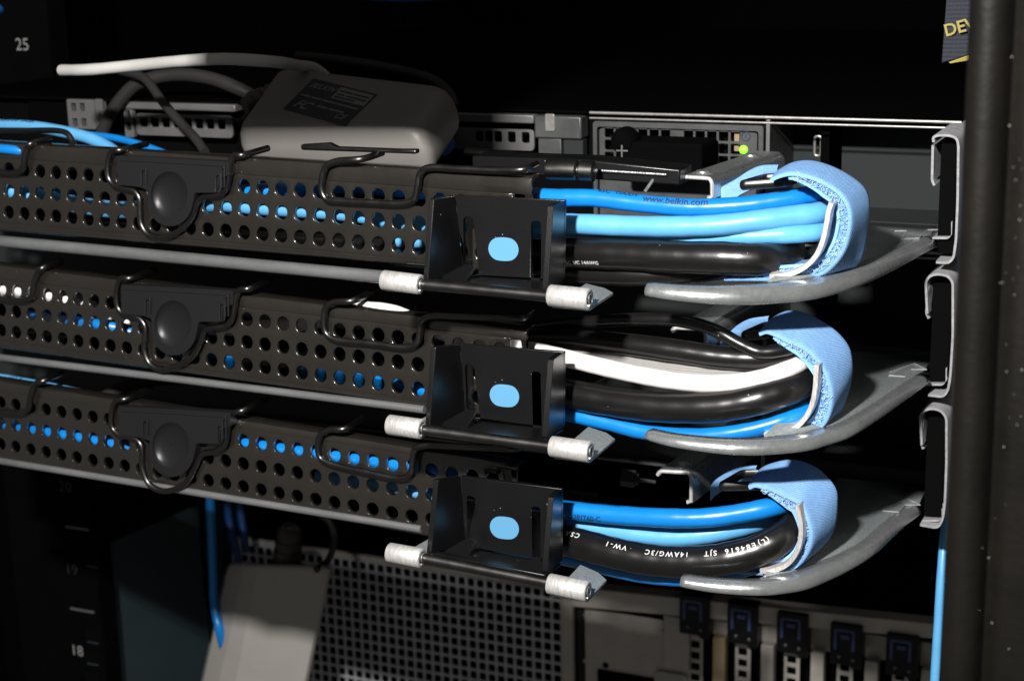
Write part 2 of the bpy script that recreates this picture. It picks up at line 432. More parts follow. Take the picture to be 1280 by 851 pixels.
for i, A in enumerate(ARM):
    t = thing('cable_management_arm', armpt(A['end'], A['bot'][3]), ARM_LABEL[i], 'cable arm', 'perforated cable arms stacked in the rack')
    mb, S, c1, tt = perforated(A)
    obj('perforated_panel', mb, M['paint'], t, solid=1.4, bev=.6, angle=40)
    a, b, r = A['bar']
    obj('support_bar', MB().tube(smooth_path([armpt(*a, .5), armpt((a[0]+b[0])/2, (a[1]+b[1])/2, .5), armpt(*b, .5)], 6), r, 16), M['tube'], t)
    for pts in (LOOP_L[i], LOOP_M[i], LOOP_R[i]):
        back = (0, 10) if pts is LOOP_L[i] else ((14, 14) if pts is LOOP_M[i] else (12, 8))
        obj('wire_loop', wire(pts, 2.6, 1.12, back), M['wire'], t)
    # back rail and inner rod of the arm
    x0, y0, x1, y1 = A['top']
    P0 = armpt(-30, y0-2-30*(y1-y0)/(x1-x0), -5); P1 = armpt(x1-60, y0+(x1-60-x0)*(y1-y0)/(x1-x0)-3, -5)
    obj('top_rod', MB().tube(smooth_path([P0, (P0+P1)/2, P1], 4), 1.25, 12), M['wire'], t)
    Q0 = armpt(-40, y0-40*(y1-y0)/(x1-x0), -34); Q1 = armpt(x1-10, y0+(x1-10)*(y1-y0)/(x1-x0), -34)
    dn = Vector((0, 0, -26))
    obj('back_panel', MB().prism([Q0, Q1, Q1+dn, Q0+dn], (0, 1.2, 0)), M['rackpaint'], t, bev=.3)
    # moulded latch with a thumb dish
    cx, cy = A['latch']
    tongue = [(28*math.cos(u), 6+31*math.sin(u)) for u in [math.radians(8+164*k/14) for k in range(15)]]
    out = [(-66, -51), (5, -47.5), (73, -43.5), (74, -27), (61, -22), (60, -5), (31, -5)]+tongue+[(-27, -8), (-38, -12), (-66, -15)]
    out3 = [armpt(cx+x, cy+y, 4.2) for x, y in out]
    K = 40
    def dish(f, dep): return [armpt(cx-1+23*f*math.cos(2*math.pi*k/K), cy-3+28.5*f*math.sin(2*math.pi*k/K), 4.2-dep) for k in range(K)]
    mb = MB(); mb.plate(out3, [dish(1, 0)], -ARM_N*.05)
    back = [p-ARM_N*3.4 for p in out3]
    mb.loft([out3, back], True)
    mb.loft([dish(1, 0), dish(.97, .25), dish(.9, .9), dish(.75, 1.7), dish(.5, 2.45), dish(.22, 2.8), dish(.02, 2.85)], True)
    L = obj('latch', mb, M['latch'], t, angle=30)
    for (ax, ay, hgt, w) in ((-36, -34, 20, 6), (57, -28, 22, 6), (64, -37, 26, 4)):
        fr = round_path([armpt(cx+ax, cy+ay+hgt, 4.7), armpt(cx+ax, cy+ay+2, 4.7), armpt(cx+ax+w, cy+ay-1, 4.7), armpt(cx+ax+w, cy+ay+hgt-1, 4.7)], .8, 4)
        obj('latch_rib', MB().tube(fr, .32, 8), M['latch'], L)
    obj('latch_lip', MB().tube([armpt(cx-62, cy-46, 4.3), armpt(cx+5, cy-42.5, 4.3), armpt(cx+70, cy-38.5, 4.3)], .35, 8), M['latch'], L)
    if i == 0:
        lev = [armpt(375, 181, -6), armpt(410, 179, -6), armpt(420, 184, -6), armpt(500, 187, -6), armpt(520, 187, -6), armpt(520, 193, -6), armpt(376, 188, -6)]
        obj('lever', MB().prism(lev, (0, 3, 0)), M['wire'], t, bev=.6)
        obj('wire_loop', MB().tube(smooth_path([armpt(-40, 163, -14), armpt(30, 163.5, -14), armpt(75, 164, -14), armpt(85, 168, -13), armpt(91, 179, -12), armpt(92, 186, -10)], 6), 1.1, 12), M['wire'], t)
        ym = 470
        obj('hinge_barrel', MB().lathe(bp(690, 212, Y=ym), Vector((1, .05, -.01)), [(-1.5, 1.6), (-1.4, 3.1), (0, 3.3), (8, 3.3), (8.4, 3.0), (8.5, 2.2), (9.4, 2.2), (9.5, 3.2), (13.5, 3.2), (13.8, 2.6)], 24), M['wire'], t)
        obj('link_rod', MB().tube(smooth_path([bp(585, 190, Y=505), bp(650, 196, Y=490), bp(715, 208, Y=480), bp(738, 212, Y=478)], 8), 1.9, 12, flat=(.7, 1)), M['wire'], t)
        obj('link_plate', MB().prism([bp(590, 195, Y=480), bp(735, 200, Y=480), bp(850, 212, Y=480), bp(850, 232, Y=480), bp(735, 224, Y=480), bp(590, 215, Y=480)], (0, 12, 0)), M['plate_black'], t, bev=.5)
        obj('link_edge', MB().tube([bp(752, 213.5, Y=479), bp(800, 216.5, Y=479), bp(833, 218.5, Y=479)], .4, 8), M['zinc'], t)
        obj('link_strut', MB().tube([bp(806, 240, Y=478), bp(819, 221, Y=481)], .55, 8), M['zinc'], t)

# ------------------------------------------------------------------ hinge brackets with the blue spot
BR = [
 dict(FT=(543, 248), FB=(535, 351), BT=(569, 244.5), BB=(580, 343), RFT=(692, 256), RFB=(685, 364), RBT=(706, 250.5), RBB=(704, 350), spot=(629.3, 311.5, 37.6, 29.5, .05),
      pin=((522, 355), (690, 370.5)), slots=(((579, 271), (591, 271), (599, 346), (580, 344)), ((664, 276), (676, 276), (676, 352), (663, 353)))),
 dict(FT=(545, 433), FB=(537, 536), BT=(575, 430), BB=(582, 523), RFT=(692, 449), RFB=(684, 548), RBT=(705, 440), RBB=(704, 535), spot=(630.5, 494.5, 36.8, 28, .09),
      pin=((524, 536.5), (692, 558.5)), slots=(((581, 455), (592, 456), (601, 529), (584, 527)), ((664, 464), (676, 465), (678, 541), (666, 540)))),
 dict(FT=(548, 599), FB=(539, 693), BT=(576, 595), BB=(582.5, 683), RFT=(692, 621), RFB=(684, 716), RBT=(702, 611), RBB=(701, 702), spot=(630.5, 659.5, 36.2, 28, .1),
      pin=((524, 696.5), (690, 729)), slots=(((583, 619), (594, 621), (600, 695), (584, 692)), ((664, 632), (676, 634), (676, 708), (665, 707)))),
]
BL = ['black steel hinge bracket with blue spot at the right end of the top cable arm', 'black steel hinge bracket with blue spot beside the white cable', 'black steel hinge bracket with blue spot beside the cable printed in white']
for i, B in enumerate(BR):
    t = thing('hinge_bracket', bp(*B['pin'][0], Y=434), BL[i], 'bracket', 'black brackets with a blue spot')
    Yb = 451.0
    bt, bb, rbt, rbb = (bp(*B[k], Y=Yb) for k in ('BT', 'BB', 'RBT', 'RBB'))
    slots = []
    for s in B['slots']:
        slots.append(round_path([bp(*p, Y=Yb) for p in s], 2.2, 4, True))
    obj('back_plate', MB().plate([bt, bb, rbb, rbt], slots, (0, 1.5, 0)), M['plate_black'], t, bev=.2)
    ft = bp(*B['FT'], Y=437); fb = bp(*B['FB'], Y=433)
    obj('side_flange', MB().prism(round_path([ft, fb, fb+Vector((1.5, 4, 0)), bb, bt], .8, 3, True), (-1.7, 0, 0)), M['plate_black'], t, bev=.25)
    rft = bp(*B['RFT'], Y=442); rfb = bp(*B['RFB'], Y=436)
    obj('side_flange', MB().prism(round_path([rft, rfb, rfb+Vector((0, 4, 0)), rbb, rbt], .8, 3, True), (-1.9, 0, 0)), M['plate_black'], t, bev=.25)
    f1 = Vector((fb.x, 434, fb.z+.2)); f2 = Vector((rfb.x, 434, rfb.z+.2))
    b1 = Vector((bb.x, Yb, bb.z-.4)); b2 = Vector((rbb.x, Yb, rbb.z-.4))
    obj('foot', MB().prism([f1, f2, b2, b1], (0, 0, -1.2)), M['plate_black'], t, bev=.2)
    # zinc pad seen through the left slot, and a welded gusset
    g = bp(*B['BB'], Y=446)
    obj('gusset', MB().prism([g+Vector((-6, -8, -.5)), g+Vector((1, -.5, 3.5)), g+Vector((4, -.5, 2.5)), g+Vector((4, -8, -.5))], (0, 0, -1)), M['plate_black'], t, bev=.15)
    obj('hinge_pin', MB().cyl(bp(*B['pin'][0], Y=431), bp(*B['pin'][1], Y=431), 1.75, 20), M['wire'], t)
    x, y, w, h, sl = B['spot']
    ring = []
    for k in range(48):
        a = 2*math.pi*k/48; ca, sa = math.cos(a), math.sin(a)
        rc_ = h*.5; ex = ca*rc_+math.copysign(w/2-rc_, ca)*min(1, abs(ca)*3); ey = sa*rc_*(1 if abs(ca) < .55 else 1)
        ring.append(bp(x+ex, y+ey+ex*sl, Y=Yb-.12))
    obj('blue_spot', MB().prism(ring, (0, .08, 0)), M['mark'], t, smooth=False)

# ------------------------------------------------------------------ support trays
TR = [
 dict(lip=[(806, 369), (835, 374), (870, 378), (910, 380.5), (950, 380), (1010, 375), (1050, 366), (1085, 353.5), (1120, 336.5), (1150, 320), (1168, 310)], z=-106.45,
      kn=((479, 350), (526, 355.7), 3.0, (687, 369), (737, 374), 3.1), plate=(782, 361), hook=[(962, 346), (980, 344.5), (1003, 336), (1019, 321), (1028, 302), (1033, 280), (1036, 263), (1039, 254)], hw=10),
 dict(lip=[(806, 549), (835, 557), (870, 563), (910, 567.5), (950, 568.5), (1010, 563), (1035, 556), (1062, 547), (1095, 527), (1130, 502), (1160, 480)], z=-150.8,
      kn=((486, 530.4), (528, 536.3), 3.1, (689, 557.5), (738, 564.5), 3.1), plate=(779, 543), hook=[(955, 544), (970, 543.5), (992, 536), (1006, 523), (1015, 505), (1019, 484), (1020, 466), (1021, 456)], hw=10),
 dict(lip=[(850, 733), (890, 740), (950, 744), (985, 741), (1010, 736), (1035, 726), (1062, 713), (1090, 696), (1120, 668), (1150, 643)], z=-197.7,
      kn=((486, 690), (528, 697.5), 3.1, (686, 728.8), (735, 739), 3.1), plate=(770, 719), hook=[(950, 714), (965, 713.5), (983, 706), (994, 693), (1000, 676), (1001, 657), (998, 640), (996, 632)], hw=10),
]
TL = ['zinc tray with curled front lip under the top blue cables', 'zinc tray with curled front lip under the white cable', 'zinc tray with curled front lip, lowest of the three, above the slot clips']
for i, T in enumerate(TR):
    t = thing('support_tray', bp(950, T['lip'][4][1], Z=T['z']), TL[i], 'tray', 'zinc support trays')
    hm = (4.7, 3.6, 4.1)[i]; zt = T['z']+hm
    lp_ = T['lip']; nl = len(lp_)
    def lh(f): return hm*(.62+.38*min(1, f/.38)-.32*max(0, (f-.55)/.45))
    path = resample(smooth_path([bp(x, y, Z=zt-lh(q/(nl-1))) for q, (x, y) in enumerate(lp_)], 8), 70)
    n = len(path); rings = []
    for k, p in enumerate(path):
        tg = (path[min(k+1, n-1)]-path[max(k-1, 0)]); tg.z = 0; tg.normalize(); inw = Vector((-tg.y, tg.x, 0)).normalized()
        if inw.y < 0: inw = -inw
        h = zt-p.z; r = h*.72; z0 = Vector((p.x, p.y, 0))
        prof = [z0+inw*1.3+Vector((0, 0, p.z+.5)), z0+inw*.4+Vector((0, 0, p.z+.05)), z0+Vector((0, 0, p.z+.45)), z0+Vector((0, 0, zt-r))]
        for q in range(1, 9):
            a = math.pi/2*q/8; prof.append(z0+inw*(r-r*math.cos(a))+Vector((0, 0, zt-r+r*math.sin(a))))
        prof.append(z0+inw*(r+2.5)+Vector((0, 0, zt)))
        rings.append(prof)
    mb = MB(); mb.loft(rings, False); obj('curled_lip', mb, M['zinc_lip'], t, angle=70, solid=.5)
    mb = MB()
    inner = [r[-1] for r in rings]
    yback = 556
    left = [Vector((inner[0].x, yback, zt))]; 
    right = [Vector((-90.5, max(inner[-1].y+2, 540), zt)), Vector((-91, yback, zt))]
    poly = inner+right+left
    k0 = next(q for q, p in enumerate(inner) if proj(p)[0] > (958, 948, 952)[i])
    left = [inner[k0]+Vector((0, 14, 0)), inner[k0]+Vector((0, 5, 0))]
    poly = inner[k0:]+right+[Vector((inner[k0].x, yback, zt))]
    vs = [mb.bm.verts.new(p) for p in poly]; mb.bm.faces.new(vs)
    bmesh.ops.triangulate(mb.bm, faces=[f for f in mb.bm.faces if len(f.verts) > 4])
    obj('tray_sheet', mb, M['zinc_tray'], t, angle=50, solid=.8)
    # small clip where the tray hooks the rail
    c = [(1190, 272), (1183, 455), (1178, 625)][i]
    u = round_path([bp(c[0]-24, c[1]+26, Y=538), bp(c[0]-3, c[1]+26, Y=538), bp(c[0]+1, c[1]+22, Y=538), bp(c[0]+1, c[1]+5, Y=538)], 1.2, 4)
    obj('rail_hook', MB().loft([[p+Vector((0, 0, .5)), p+Vector((-.5, 0, -.3)), p+Vector((-.5, 9, -.3)), p+Vector((0, 9, .5))] for p in u], True, True), M['rail_edge'], t)
    # pressed arrow-like mark in the sheet
    zz = [(-62, 14), (-42, 14), (-50, 28), (-22, 26), (-8, 12), (12, 12)] if i == 0 else [(-60, 14), (-20, 0), (0, 10), (-26, 10), (-36, 22), (-62, 20), (-45, 10)]
    cx, cy = [(1165, 280), (1158, 456), (1150, 625)][i]
    zz3 = [bp(cx+x*.75, cy+y*.75, Z=zt) for x, y in zz]
    zz3 = [Vector((p.x, p.y, zt+.45)) for p in zz3 if p.y < yback-1]
    if len(zz3) > 1: obj('pressed_mark', MB().tube(zz3, .22, 6), M['rail_edge'], t)
    # rolled knuckles and the hinge plate they belong to
    a, b, r1, c, d, r2 = T['kn']
    for (p, q, r) in ((a, b, r1), (c, d, r2)):
        p = bp(*p, Y=430); q = bp(*q, Y=430); ax = (q-p).normalized(); L = (q-p).length
        mb = MB(); mb.lathe(p, ax, [(3, 1.75), (.15, 1.75), (.0, 1.9), (0, r-.25), (.25, r), (L-.25, r), (L, r-.25), (L, r-1.0), (L-.2, r-1.1), (L-1.6, r-1.15), (L-1.61, .6)], 30)
        K = obj('hinge_knuckle', mb, M['knuckle'], t, angle=50)
        sp = []
        u = Vector((0, 1, 0)); v = Vector((0, 0, 1))
        for k in range(22):
            an = -2.2+k*.32; rr = r*.62*(1-k/40)
            sp.append(q+ax*.1+u*math.cos(an)*rr+v*math.sin(an)*rr)
        obj('curl', MB().tube(sp, .33, 6), M['zinc'], K)
    qz = bp(*d, Y=430).z-r2+.5; pz = bp(*a, Y=430).z-r1+.5
    xr = bp(*d, Y=430).x; xl = bp(*a, Y=430).x
    pt = bp(*T['plate'], Z=qz+1.5)
    obj('hinge_plate', MB().prism([(xr-11.5, 430, qz+.1), (xr-.2, 430, qz), (xr+.2, pt.y-2, qz+.6), (xr-4, pt.y+2, qz+.9), (xr-11.5, pt.y+6, qz+.9)], (0, 0, -.9)), M['zinc_tray'], t, bev=.15)
    obj('hinge_plate', MB().prism([(xl+.5, 430, pz), (xl+11, 430, pz), (xl+11, 456, pz+.6), (xl+5, 456, pz+.6)], (0, 0, -.9)), M['zinc_tray'], t, bev=.15)
    # hook strip rising round the cables
    hp = resample(smooth_path([bp(x, y, Y=462.5) for x, y in T['hook']], 6), 40)
    rings = []
    for k, p in enumerate(hp):
        tg = (hp[min(k+1, 39)]-hp[max(k-1, 0)]).normalized(); nn = Vector((-tg.z, 0, tg.x)).normalized()*.78
        w = T['hw']*(1 if k < 36 else 1-.12*(k-35))
        s = .18
        rings.append([p+nn*(1-s), p+nn+Vector((0, .25, 0)), p+nn+Vector((0, w, 0)), p-nn+Vector((0, w, 0)), p-nn+Vector((0, .25, 0)), p-nn*(1-s)])
    obj('cable_hook', MB().loft(rings, True, True), M['knuckle'], t, angle=40)
    # end clamp: zinc channel running back to the server rail
    C = [(850, 220, 888, 248), (838, 408, 880, 436), (820, 587, 862, 628)][i]
    Yc = 486
    x0, y0, x1, y1 = C
    fr = round_path([bp(x0, y0+8, Y=Yc), bp(x0+4, y0+3, Y=Yc), bp(x1-3, y0+5, Y=Yc), bp(x1, y0+10, Y=Yc), bp(x1, y1, Y=Yc)], 1.2, 4)
    bk = Vector((6, 62, -.5))
    fr.append(fr[-1]+Vector((-1.3, 0, -.5)))
    rings = [[p+Vector((0, 0, 1.1)), p+Vector((1.1, 0, 0)), p+bk+Vector((1.1, 0, 0)), p+bk+Vector((0, 0, 1.1))] for p in fr]
    Cl = obj('end_clamp', MB().loft(rings, True, True), M['zinc'], t, angle=40, bev=.2)
    obj('clamp_edge', MB().tube([p+Vector((.55, -.1, .45)) for p in fr], .62, 10), M['knuckle'], Cl)
    for (f, dx) in ((.05, -4.6), (.72, -5.0)):
        p = fr[-7]+bk*f+Vector((dx+.5, 3, 1.2))
        obj('rivet', MB().lathe(p, (0, 0, 1), [(-.5, 3.6), (.5, 3.6), (.8, 3.3), (.85, 2.4), (1.3, 2.2), (1.5, 1.8), (1.5, .01)], 28), M['zinc'], Cl, angle=30)

# ------------------------------------------------------------------ straps
ST = [
 dict(f=[(905, 351.5), (930, 351.5), (975, 351.5), (1023, 346), (1040, 335), (1054, 317), (1062, 294), (1064.5, 271), (1061, 255), (1052, 242), (1035, 229.5), (1013, 220), (990, 215.5), (972, 219), (962, 224)],
      b=[(950, 345), (990, 344), (1040, 342), (1066, 336), (1077, 326), (1083, 305), (1086, 285), (1088, 264), (1087, 248), (1081, 234), (1063, 219), (1037, 206), (1012, 200), (990, 203), (975, 211)],
      tail=[(972, 208), (950, 209), (935, 215), (918, 226), (900, 236), (890, 244)], buckle=((926, 232), (980, 228)), name='light blue woven strap around the top blue cables', Y=466),
 dict(f=[(900, 552), (930, 553.5), (968, 553), (1005, 551), (1020, 543), (1034, 527), (1040, 507), (1040.5, 489), (1035, 468), (1024, 450), (1008, 435), (985, 424.5), (970, 417), (958, 413), (948, 416)],
      b=[(950, 546), (990, 547), (1022, 552), (1040, 531), (1052, 513), (1059, 497), (1065, 475), (1066.5, 451), (1062, 433), (1051, 418), (1035, 405), (1012, 393), (992, 387), (975, 391), (962, 400)],
      tail=[(960, 397), (935, 401), (920, 409), (912, 416), (905, 422), (900, 428)], buckle=((928, 420), (966, 417)), name='light blue woven strap around the white cable', Y=466),
 dict(f=[(910, 716), (930, 718), (950, 719), (972, 720), (994, 711), (1008, 696), (1016, 672), (1012, 650), (1001, 629), (988, 621), (976, 615.5), (962, 609), (952, 606.5), (943, 605), (935, 608)],
      b=[(945, 712), (970, 713), (990, 714), (1012, 697), (1033, 678), (1043, 662), (1048, 635), (1046.5, 612), (1037.5, 598), (1022, 584), (1005, 576), (988, 573.5), (972, 576), (955, 582), (945, 590)],
      tail=[(945, 584), (925, 585), (910, 591), (900, 597), (893, 602), (888, 608)], buckle=((900, 608), (950, 607)), name='light blue woven strap around the cable printed in white', Y=466),
]
for i, S_ in enumerate(ST):
    Y0 = S_['Y']; Wd = 15
    t = thing('hook_and_loop_strap', bp(*S_['f'][2], Y=Y0), S_['name'], 'strap', 'light blue cable straps')
    fa = resample(smooth_path([bp(x, y, Y=Y0) for x, y in S_['f']], 8), 90)
    ba = resample(smooth_path([bp(x, y, Y=Y0+Wd) for x, y in S_['b']], 8), 90)
    cen = sum(fa, Vector())/len(fa)
    def inward(P, k):
        tg = (P[min(k+1, len(P)-1)]-P[max(k-1, 0)]).normalized(); nn = Vector((-tg.z, 0, tg.x)).normalized()
        return nn if nn.dot(cen-P[k]) > 0 else -nn
    rings = []
    for k in range(90):
        nf = inward(fa, k); a, b = fa[k], ba[k]; th = 1.1
        row = [a+(b-a)*q for q in (0, .02, .1, .3, .5, .7, .9, .98, 1)]
        bulge = [-.25, 0, .12, .2, .22, .2, .12, 0, -.25]
        o = [p-nf*bu for p, bu in zip(row, bulge)]
        inn = [p+nf*(th-abs(bu)*.3) for p, bu in zip(row, bulge)]
        rings.append(o+list(reversed(inn)))
    coords = []; ln = 0
    for k in range(90):
        if k: ln += (fa[k]-fa[k-1]).length*.5+(ba[k]-ba[k-1]).length*.5
        qs = (0, .02, .1, .3, .5, .7, .9, .98, 1); coords += [(ln, q*Wd, 0) for q in qs]+[(ln, q*Wd, 0) for q in reversed(qs)]
    o_ = obj('woven_band', MB().loft(rings, True, True), M['strap'], t, angle=60, doubles=False)
    at_ = o_.data.attributes.new('strap_coord', 'FLOAT_VECTOR', 'POINT')
    for k, v in enumerate(coords): at_.data[k].vector = v
    # inner layer with loop pile, running inside the band
    lo, hi = 4, 84
    rings = []; pile = MB(); lay = []
    for k in range(lo, hi):
        nf = inward(fa, k); gap = 3.6*min(1, (k-lo)/8+.15)*min(1, (hi-k)/22+.3)
        a = fa[k]+nf*gap+Vector((0, 1.0, 0)); b = ba[k]+nf*(gap*.8)
        lay.append((fa[k]+nf*1.1, a, nf))
        rings.append([a, a+nf*.9, b+nf*.9, b])
    obj('inner_band', MB().loft(rings, True, True), M['strap'], t, angle=60)
    core = [[o_+(a-o_)*q+Vector((0, .9, 0)) for q in (0, 1)]+[o_+(a-o_)*q+Vector((0, 12, 0)) for q in (1, 0)] for o_, a, nf in lay]
    obj('pile', MB().loft(core, True, True), M['fuzz'], t)
    rnd = random.Random(20+i); fz = MB()
    for _ in range(340):
        k = rnd.randrange(len(lay)-1); o_, a, nf = lay[k]; q = rnd.uniform(-.05, 1.05)
        c = o_.lerp(a, q)+Vector((0, .7, 0)); rr = rnd.uniform(.4, .95)
        d1 = Vector((rnd.gauss(0, 1), -abs(rnd.gauss(.9, .4)), rnd.gauss(0, 1))).normalized()
        d2 = d1.cross(Vector((rnd.gauss(0, 1), rnd.gauss(0, 1), rnd.gauss(0, 1)))).normalized()
        arc = [c+d1*rr*(math.sin(u)*1.1)+d2*rr*(math.cos(u)-1)*.9 for u in [math.pi*1.25*w/5 for w in range(6)]]
        fz.tube(arc, .085, 4, cap=False)
    f = obj('loop_fibres', fz, M['fuzzloop'], t, doubles=False, normals=False); tag(f, kind='stuff')
    # tail of the strap going back through the buckle
    ta = resample(smooth_path([bp(x, y, Y=Y0+18+k*2.0) for k, (x, y) in enumerate(S_['tail'])], 8), 30)
    rings = []
    for k, p in enumerate(ta):
        w = Vector((-1.5, 3-6*k/60, -7+1.0*k/30)) if i == 0 else Vector((-1, 3, -6))
        rings.append([p, p+w, p+w+Vector((0, 1.2, -.3)), p+Vector((0, 1.2, .3))])
    obj('tail', MB().loft(rings, True, True), M['strap'], t, angle=60)
    (x0, y0), (x1, y1) = S_['buckle']; Yk = Y0+4
    p0 = bp(x0, y0, Y=Yk); p1 = bp(x1, y1, Y=Yk+2)
    ringp = round_path([p0, p1, p1+Vector((3, 14, 0)), p0+Vector((3, 14, 0))], 1.5, 4, True)
    obj('buckle', MB().tube(ringp, 1.0, 10, closed=True, flat=(1.5, .9)), M['black'], t)

# ------------------------------------------------------------------ cables
def cable(name, pts, Y, r, m, label, cat='cable', group=None, seg=20, n=10):
    P = smooth_path(bps(pts, Y), n)
    ph = len(label)*1.7; L_ = len(P)*.25
    mb = MB().tube(P, lambda u: r*(1+.012*math.sin(u*L_*2.1+ph)+.010*math.sin(u*L_*5.3+2*ph)), seg)
    o = obj(name, mb, m, at=bp(pts[len(pts)//2][0], pts[len(pts)//2][1], Y=Y))
    tag(o, label, cat, group); return o, P
GB = 'blue network cables bundled in the trays'
GK = 'black power cords bundled in the trays'
# --- top tray
c1, p1 = cable('network_cable', [(-40, 228, 505), (60, 232, 512), (230, 246, 512), (290, 242, -10), (340, 239, -9.5), (385, 236, -17), (440, 232, -20), (540, 240, -18), (620, 243, 478), (655, 244, 473), (672, 246, 471), (700, 247.3, 470), (743, 247.8, 470), (800, 254.5, 470), (860, 259.5, 470), (900, 259, 471), (950, 254.5, 474), (1000, 246, 479), (1035, 238, 488), (1035, 226, 510), (1000, 214, 545)], 470, 2.75, M['blue'], 'deep blue cable with dark web address print, on top of the uppermost tray', 'cable', GB)
c2, p2 = cable('network_cable', [(-40, 234, 500), (12, 237, -6), (60, 249, -14), (140, 262, 500), (240, 256, -9), (285, 254, -4.6), (330, 258, -4.3), (400, 262, -5.0), (450, 267, -7.5), (500, 276, -12), (600, 284, 472), (700, 280, 468), (720, 280, 467), (780, 282.5, 467), (840, 283.5, 467), (900, 281.5, 468), (940, 277, 470), (985, 271, 474), (1023, 266, 479), (1045, 257, 490), (1045, 243, 515), (1010, 225, 550)], 467, 3.2, M['lblue'], 'pale sky blue cable under the deep blue one in the uppermost tray', 'cable', GB)
c3, p3 = cable('network_cable', [(500, 300, 486), (700, 301, 477), (800, 298, 472), (880, 297, 471), (940, 295.5, 471), (985, 293, 473), (1022, 290, 478), (1045, 280, 490), (1045, 265, 515), (1010, 245, 550)], 471, 2.75, M['lblue'], 'light blue cable lying just above the thick black cord, uppermost tray', 'cable', GB)
k1, q1 = cable('mains_cable', [(300, 300, 500), (600, 318, 482), (680, 317, 470), (720, 316, 467), (780, 318, 465), (840, 321, 464), (900, 322.5, 464), (945, 324, 466), (970, 323, 472), (985, 319, 482), (985, 309, 500), (960, 296, 540)], 465, 4.9, M['black'], 'thick glossy black cord in the uppermost tray', 'cable', GK)
k1b, q1b = cable('mains_cable', [(500, 325, 482), (690, 338, 474), (740, 342, 470), (800, 343, 468), (850, 341, 470), (900, 335, 478), (930, 320, 500)], 470, 3.6, M['black'], 'black cord half hidden at the bottom of the uppermost tray', 'cable', GK)
text_tube('cable_print', 'www.belkin.com', 3.0, p1, 2.75, sum((b-a).length for a, b in zip(p1, p1[1:]) if proj(b)[0] < 806 and a.y < 530), (.30, -.72, .52), M['ink'], c1, bold=True, v0=-.4)
text_tube('cable_print', '45C  TIA/DT', 2.4, p1, 2.75, sum((b-a).length for a, b in zip(p1, p1[1:]) if proj(b)[0] < 752 and a.y < 530), (.30, -.45, .82), M['ink'], c1, bold=True, v0=-.3)
text_tube('cable_print', 'SC 3/C 14AWG', 1.7, q1, 4.9, sum((b-a).length for a, b in zip(q1, q1[1:]) if proj(b)[0] < 720 and a.y < 530), (.30, -.86, -.5), M['inkw'], k1, bold=True)
# --- middle tray
k2, q2 = cable('mains_cable', [(560, 408, 500), (660, 409, 490), (705, 404, 480), (750, 401.5, 474), (800, 399, 470), (850, 401, 468), (890, 411, 467), (925, 430, 466), (950, 440, 466), (985, 436, 470), (1010, 420, 490), (1000, 405, 540)], 468, 2.0, M['black'], 'thin black cord arching over the others in the middle tray', 'cable', GK)
k3, q3 = cable('mains_cable', [(560, 420, 500), (650, 424, 482), (720, 426, 474), (780, 430, 470), (850, 439, 468), (900, 446, 468), (945, 448, 469), (985, 440, 473), (1015, 422, 485), (1010, 408, 520)], 470, 3.5, M['black'], 'black cord just above the white cable in the middle tray', 'cable', GK)
w1, pw = cable('white_cable', [(-40, 357, -6), (30, 363, -4.5), (80, 372, -7), (160, 400, -20), (300, 410, -22), (390, 402, -16), (425, 391, -9), (450, 387, -6), (490, 391, -4.6), (530, 406, -5), (560, 417, -9), (600, 428, 478), (650, 436, 474), (672, 439, 471), (705, 447, 467), (750, 458, 465), (800, 469, 464), (850, 477, 464), (900, 479.5, 464), (950, 473.5, 466), (985, 461, 470), (1012, 446, 477), (1030, 430, 495), (1015, 415, 530)], 465, 2.75, M['white'], 'bright white cable curving through the middle tray', 'cable', seg=24)
gr = 'thin pale cords beside the white cable'
for j in range(5):
    y0 = j*3.1
    cable('thin_cord', [(650, 433, 482), (680, 437+j*.4, 476), (740, 441+j*1.3, 471+j*.2), (800, 449+y0*.8, 470), (860, 456+y0, 469), (920, 458.5+y0*.95, 469), (970, 454+y0*.75, 471), (1005, 440+y0*.5, 478), (1025, 425+y0*.3, 495)], 470, .62, M['ribs'], 'one of the thin pale grey cords behind the white cable', 'cord', gr, seg=10)
k4, q4 = cable('mains_cable', [(560, 470, 490), (650, 482, 474), (700, 490, 467), (760, 501, 464), (830, 509, 462), (900, 508, 462), (950, 498.5, 464), (985, 487, 469), (1010, 472, 480), (1015, 455, 505)], 464, 4.7, M['black'], 'thick glossy black cord under the white cable', 'cable', GK)
c4, p4 = cable('network_cable', [(40, 396, 505), (100, 404, -8), (132, 407, -4), (160, 414, -8), (220, 440, -16), (312, 455, -25), (400, 465, -25), (490, 480, -20), (530, 487, -8), (600, 503, 476), (672, 511, 470), (715, 518, 467), (760, 528, 466), (800, 538, 465), (850, 544.5, 464), (900, 543, 464), (950, 534, 466), (990, 521, 470), (1015, 508, 480), (1020, 490, 510)], 466, 2.55, M['blue'], 'blue cable under the black cord in the middle tray', 'cable', GB)
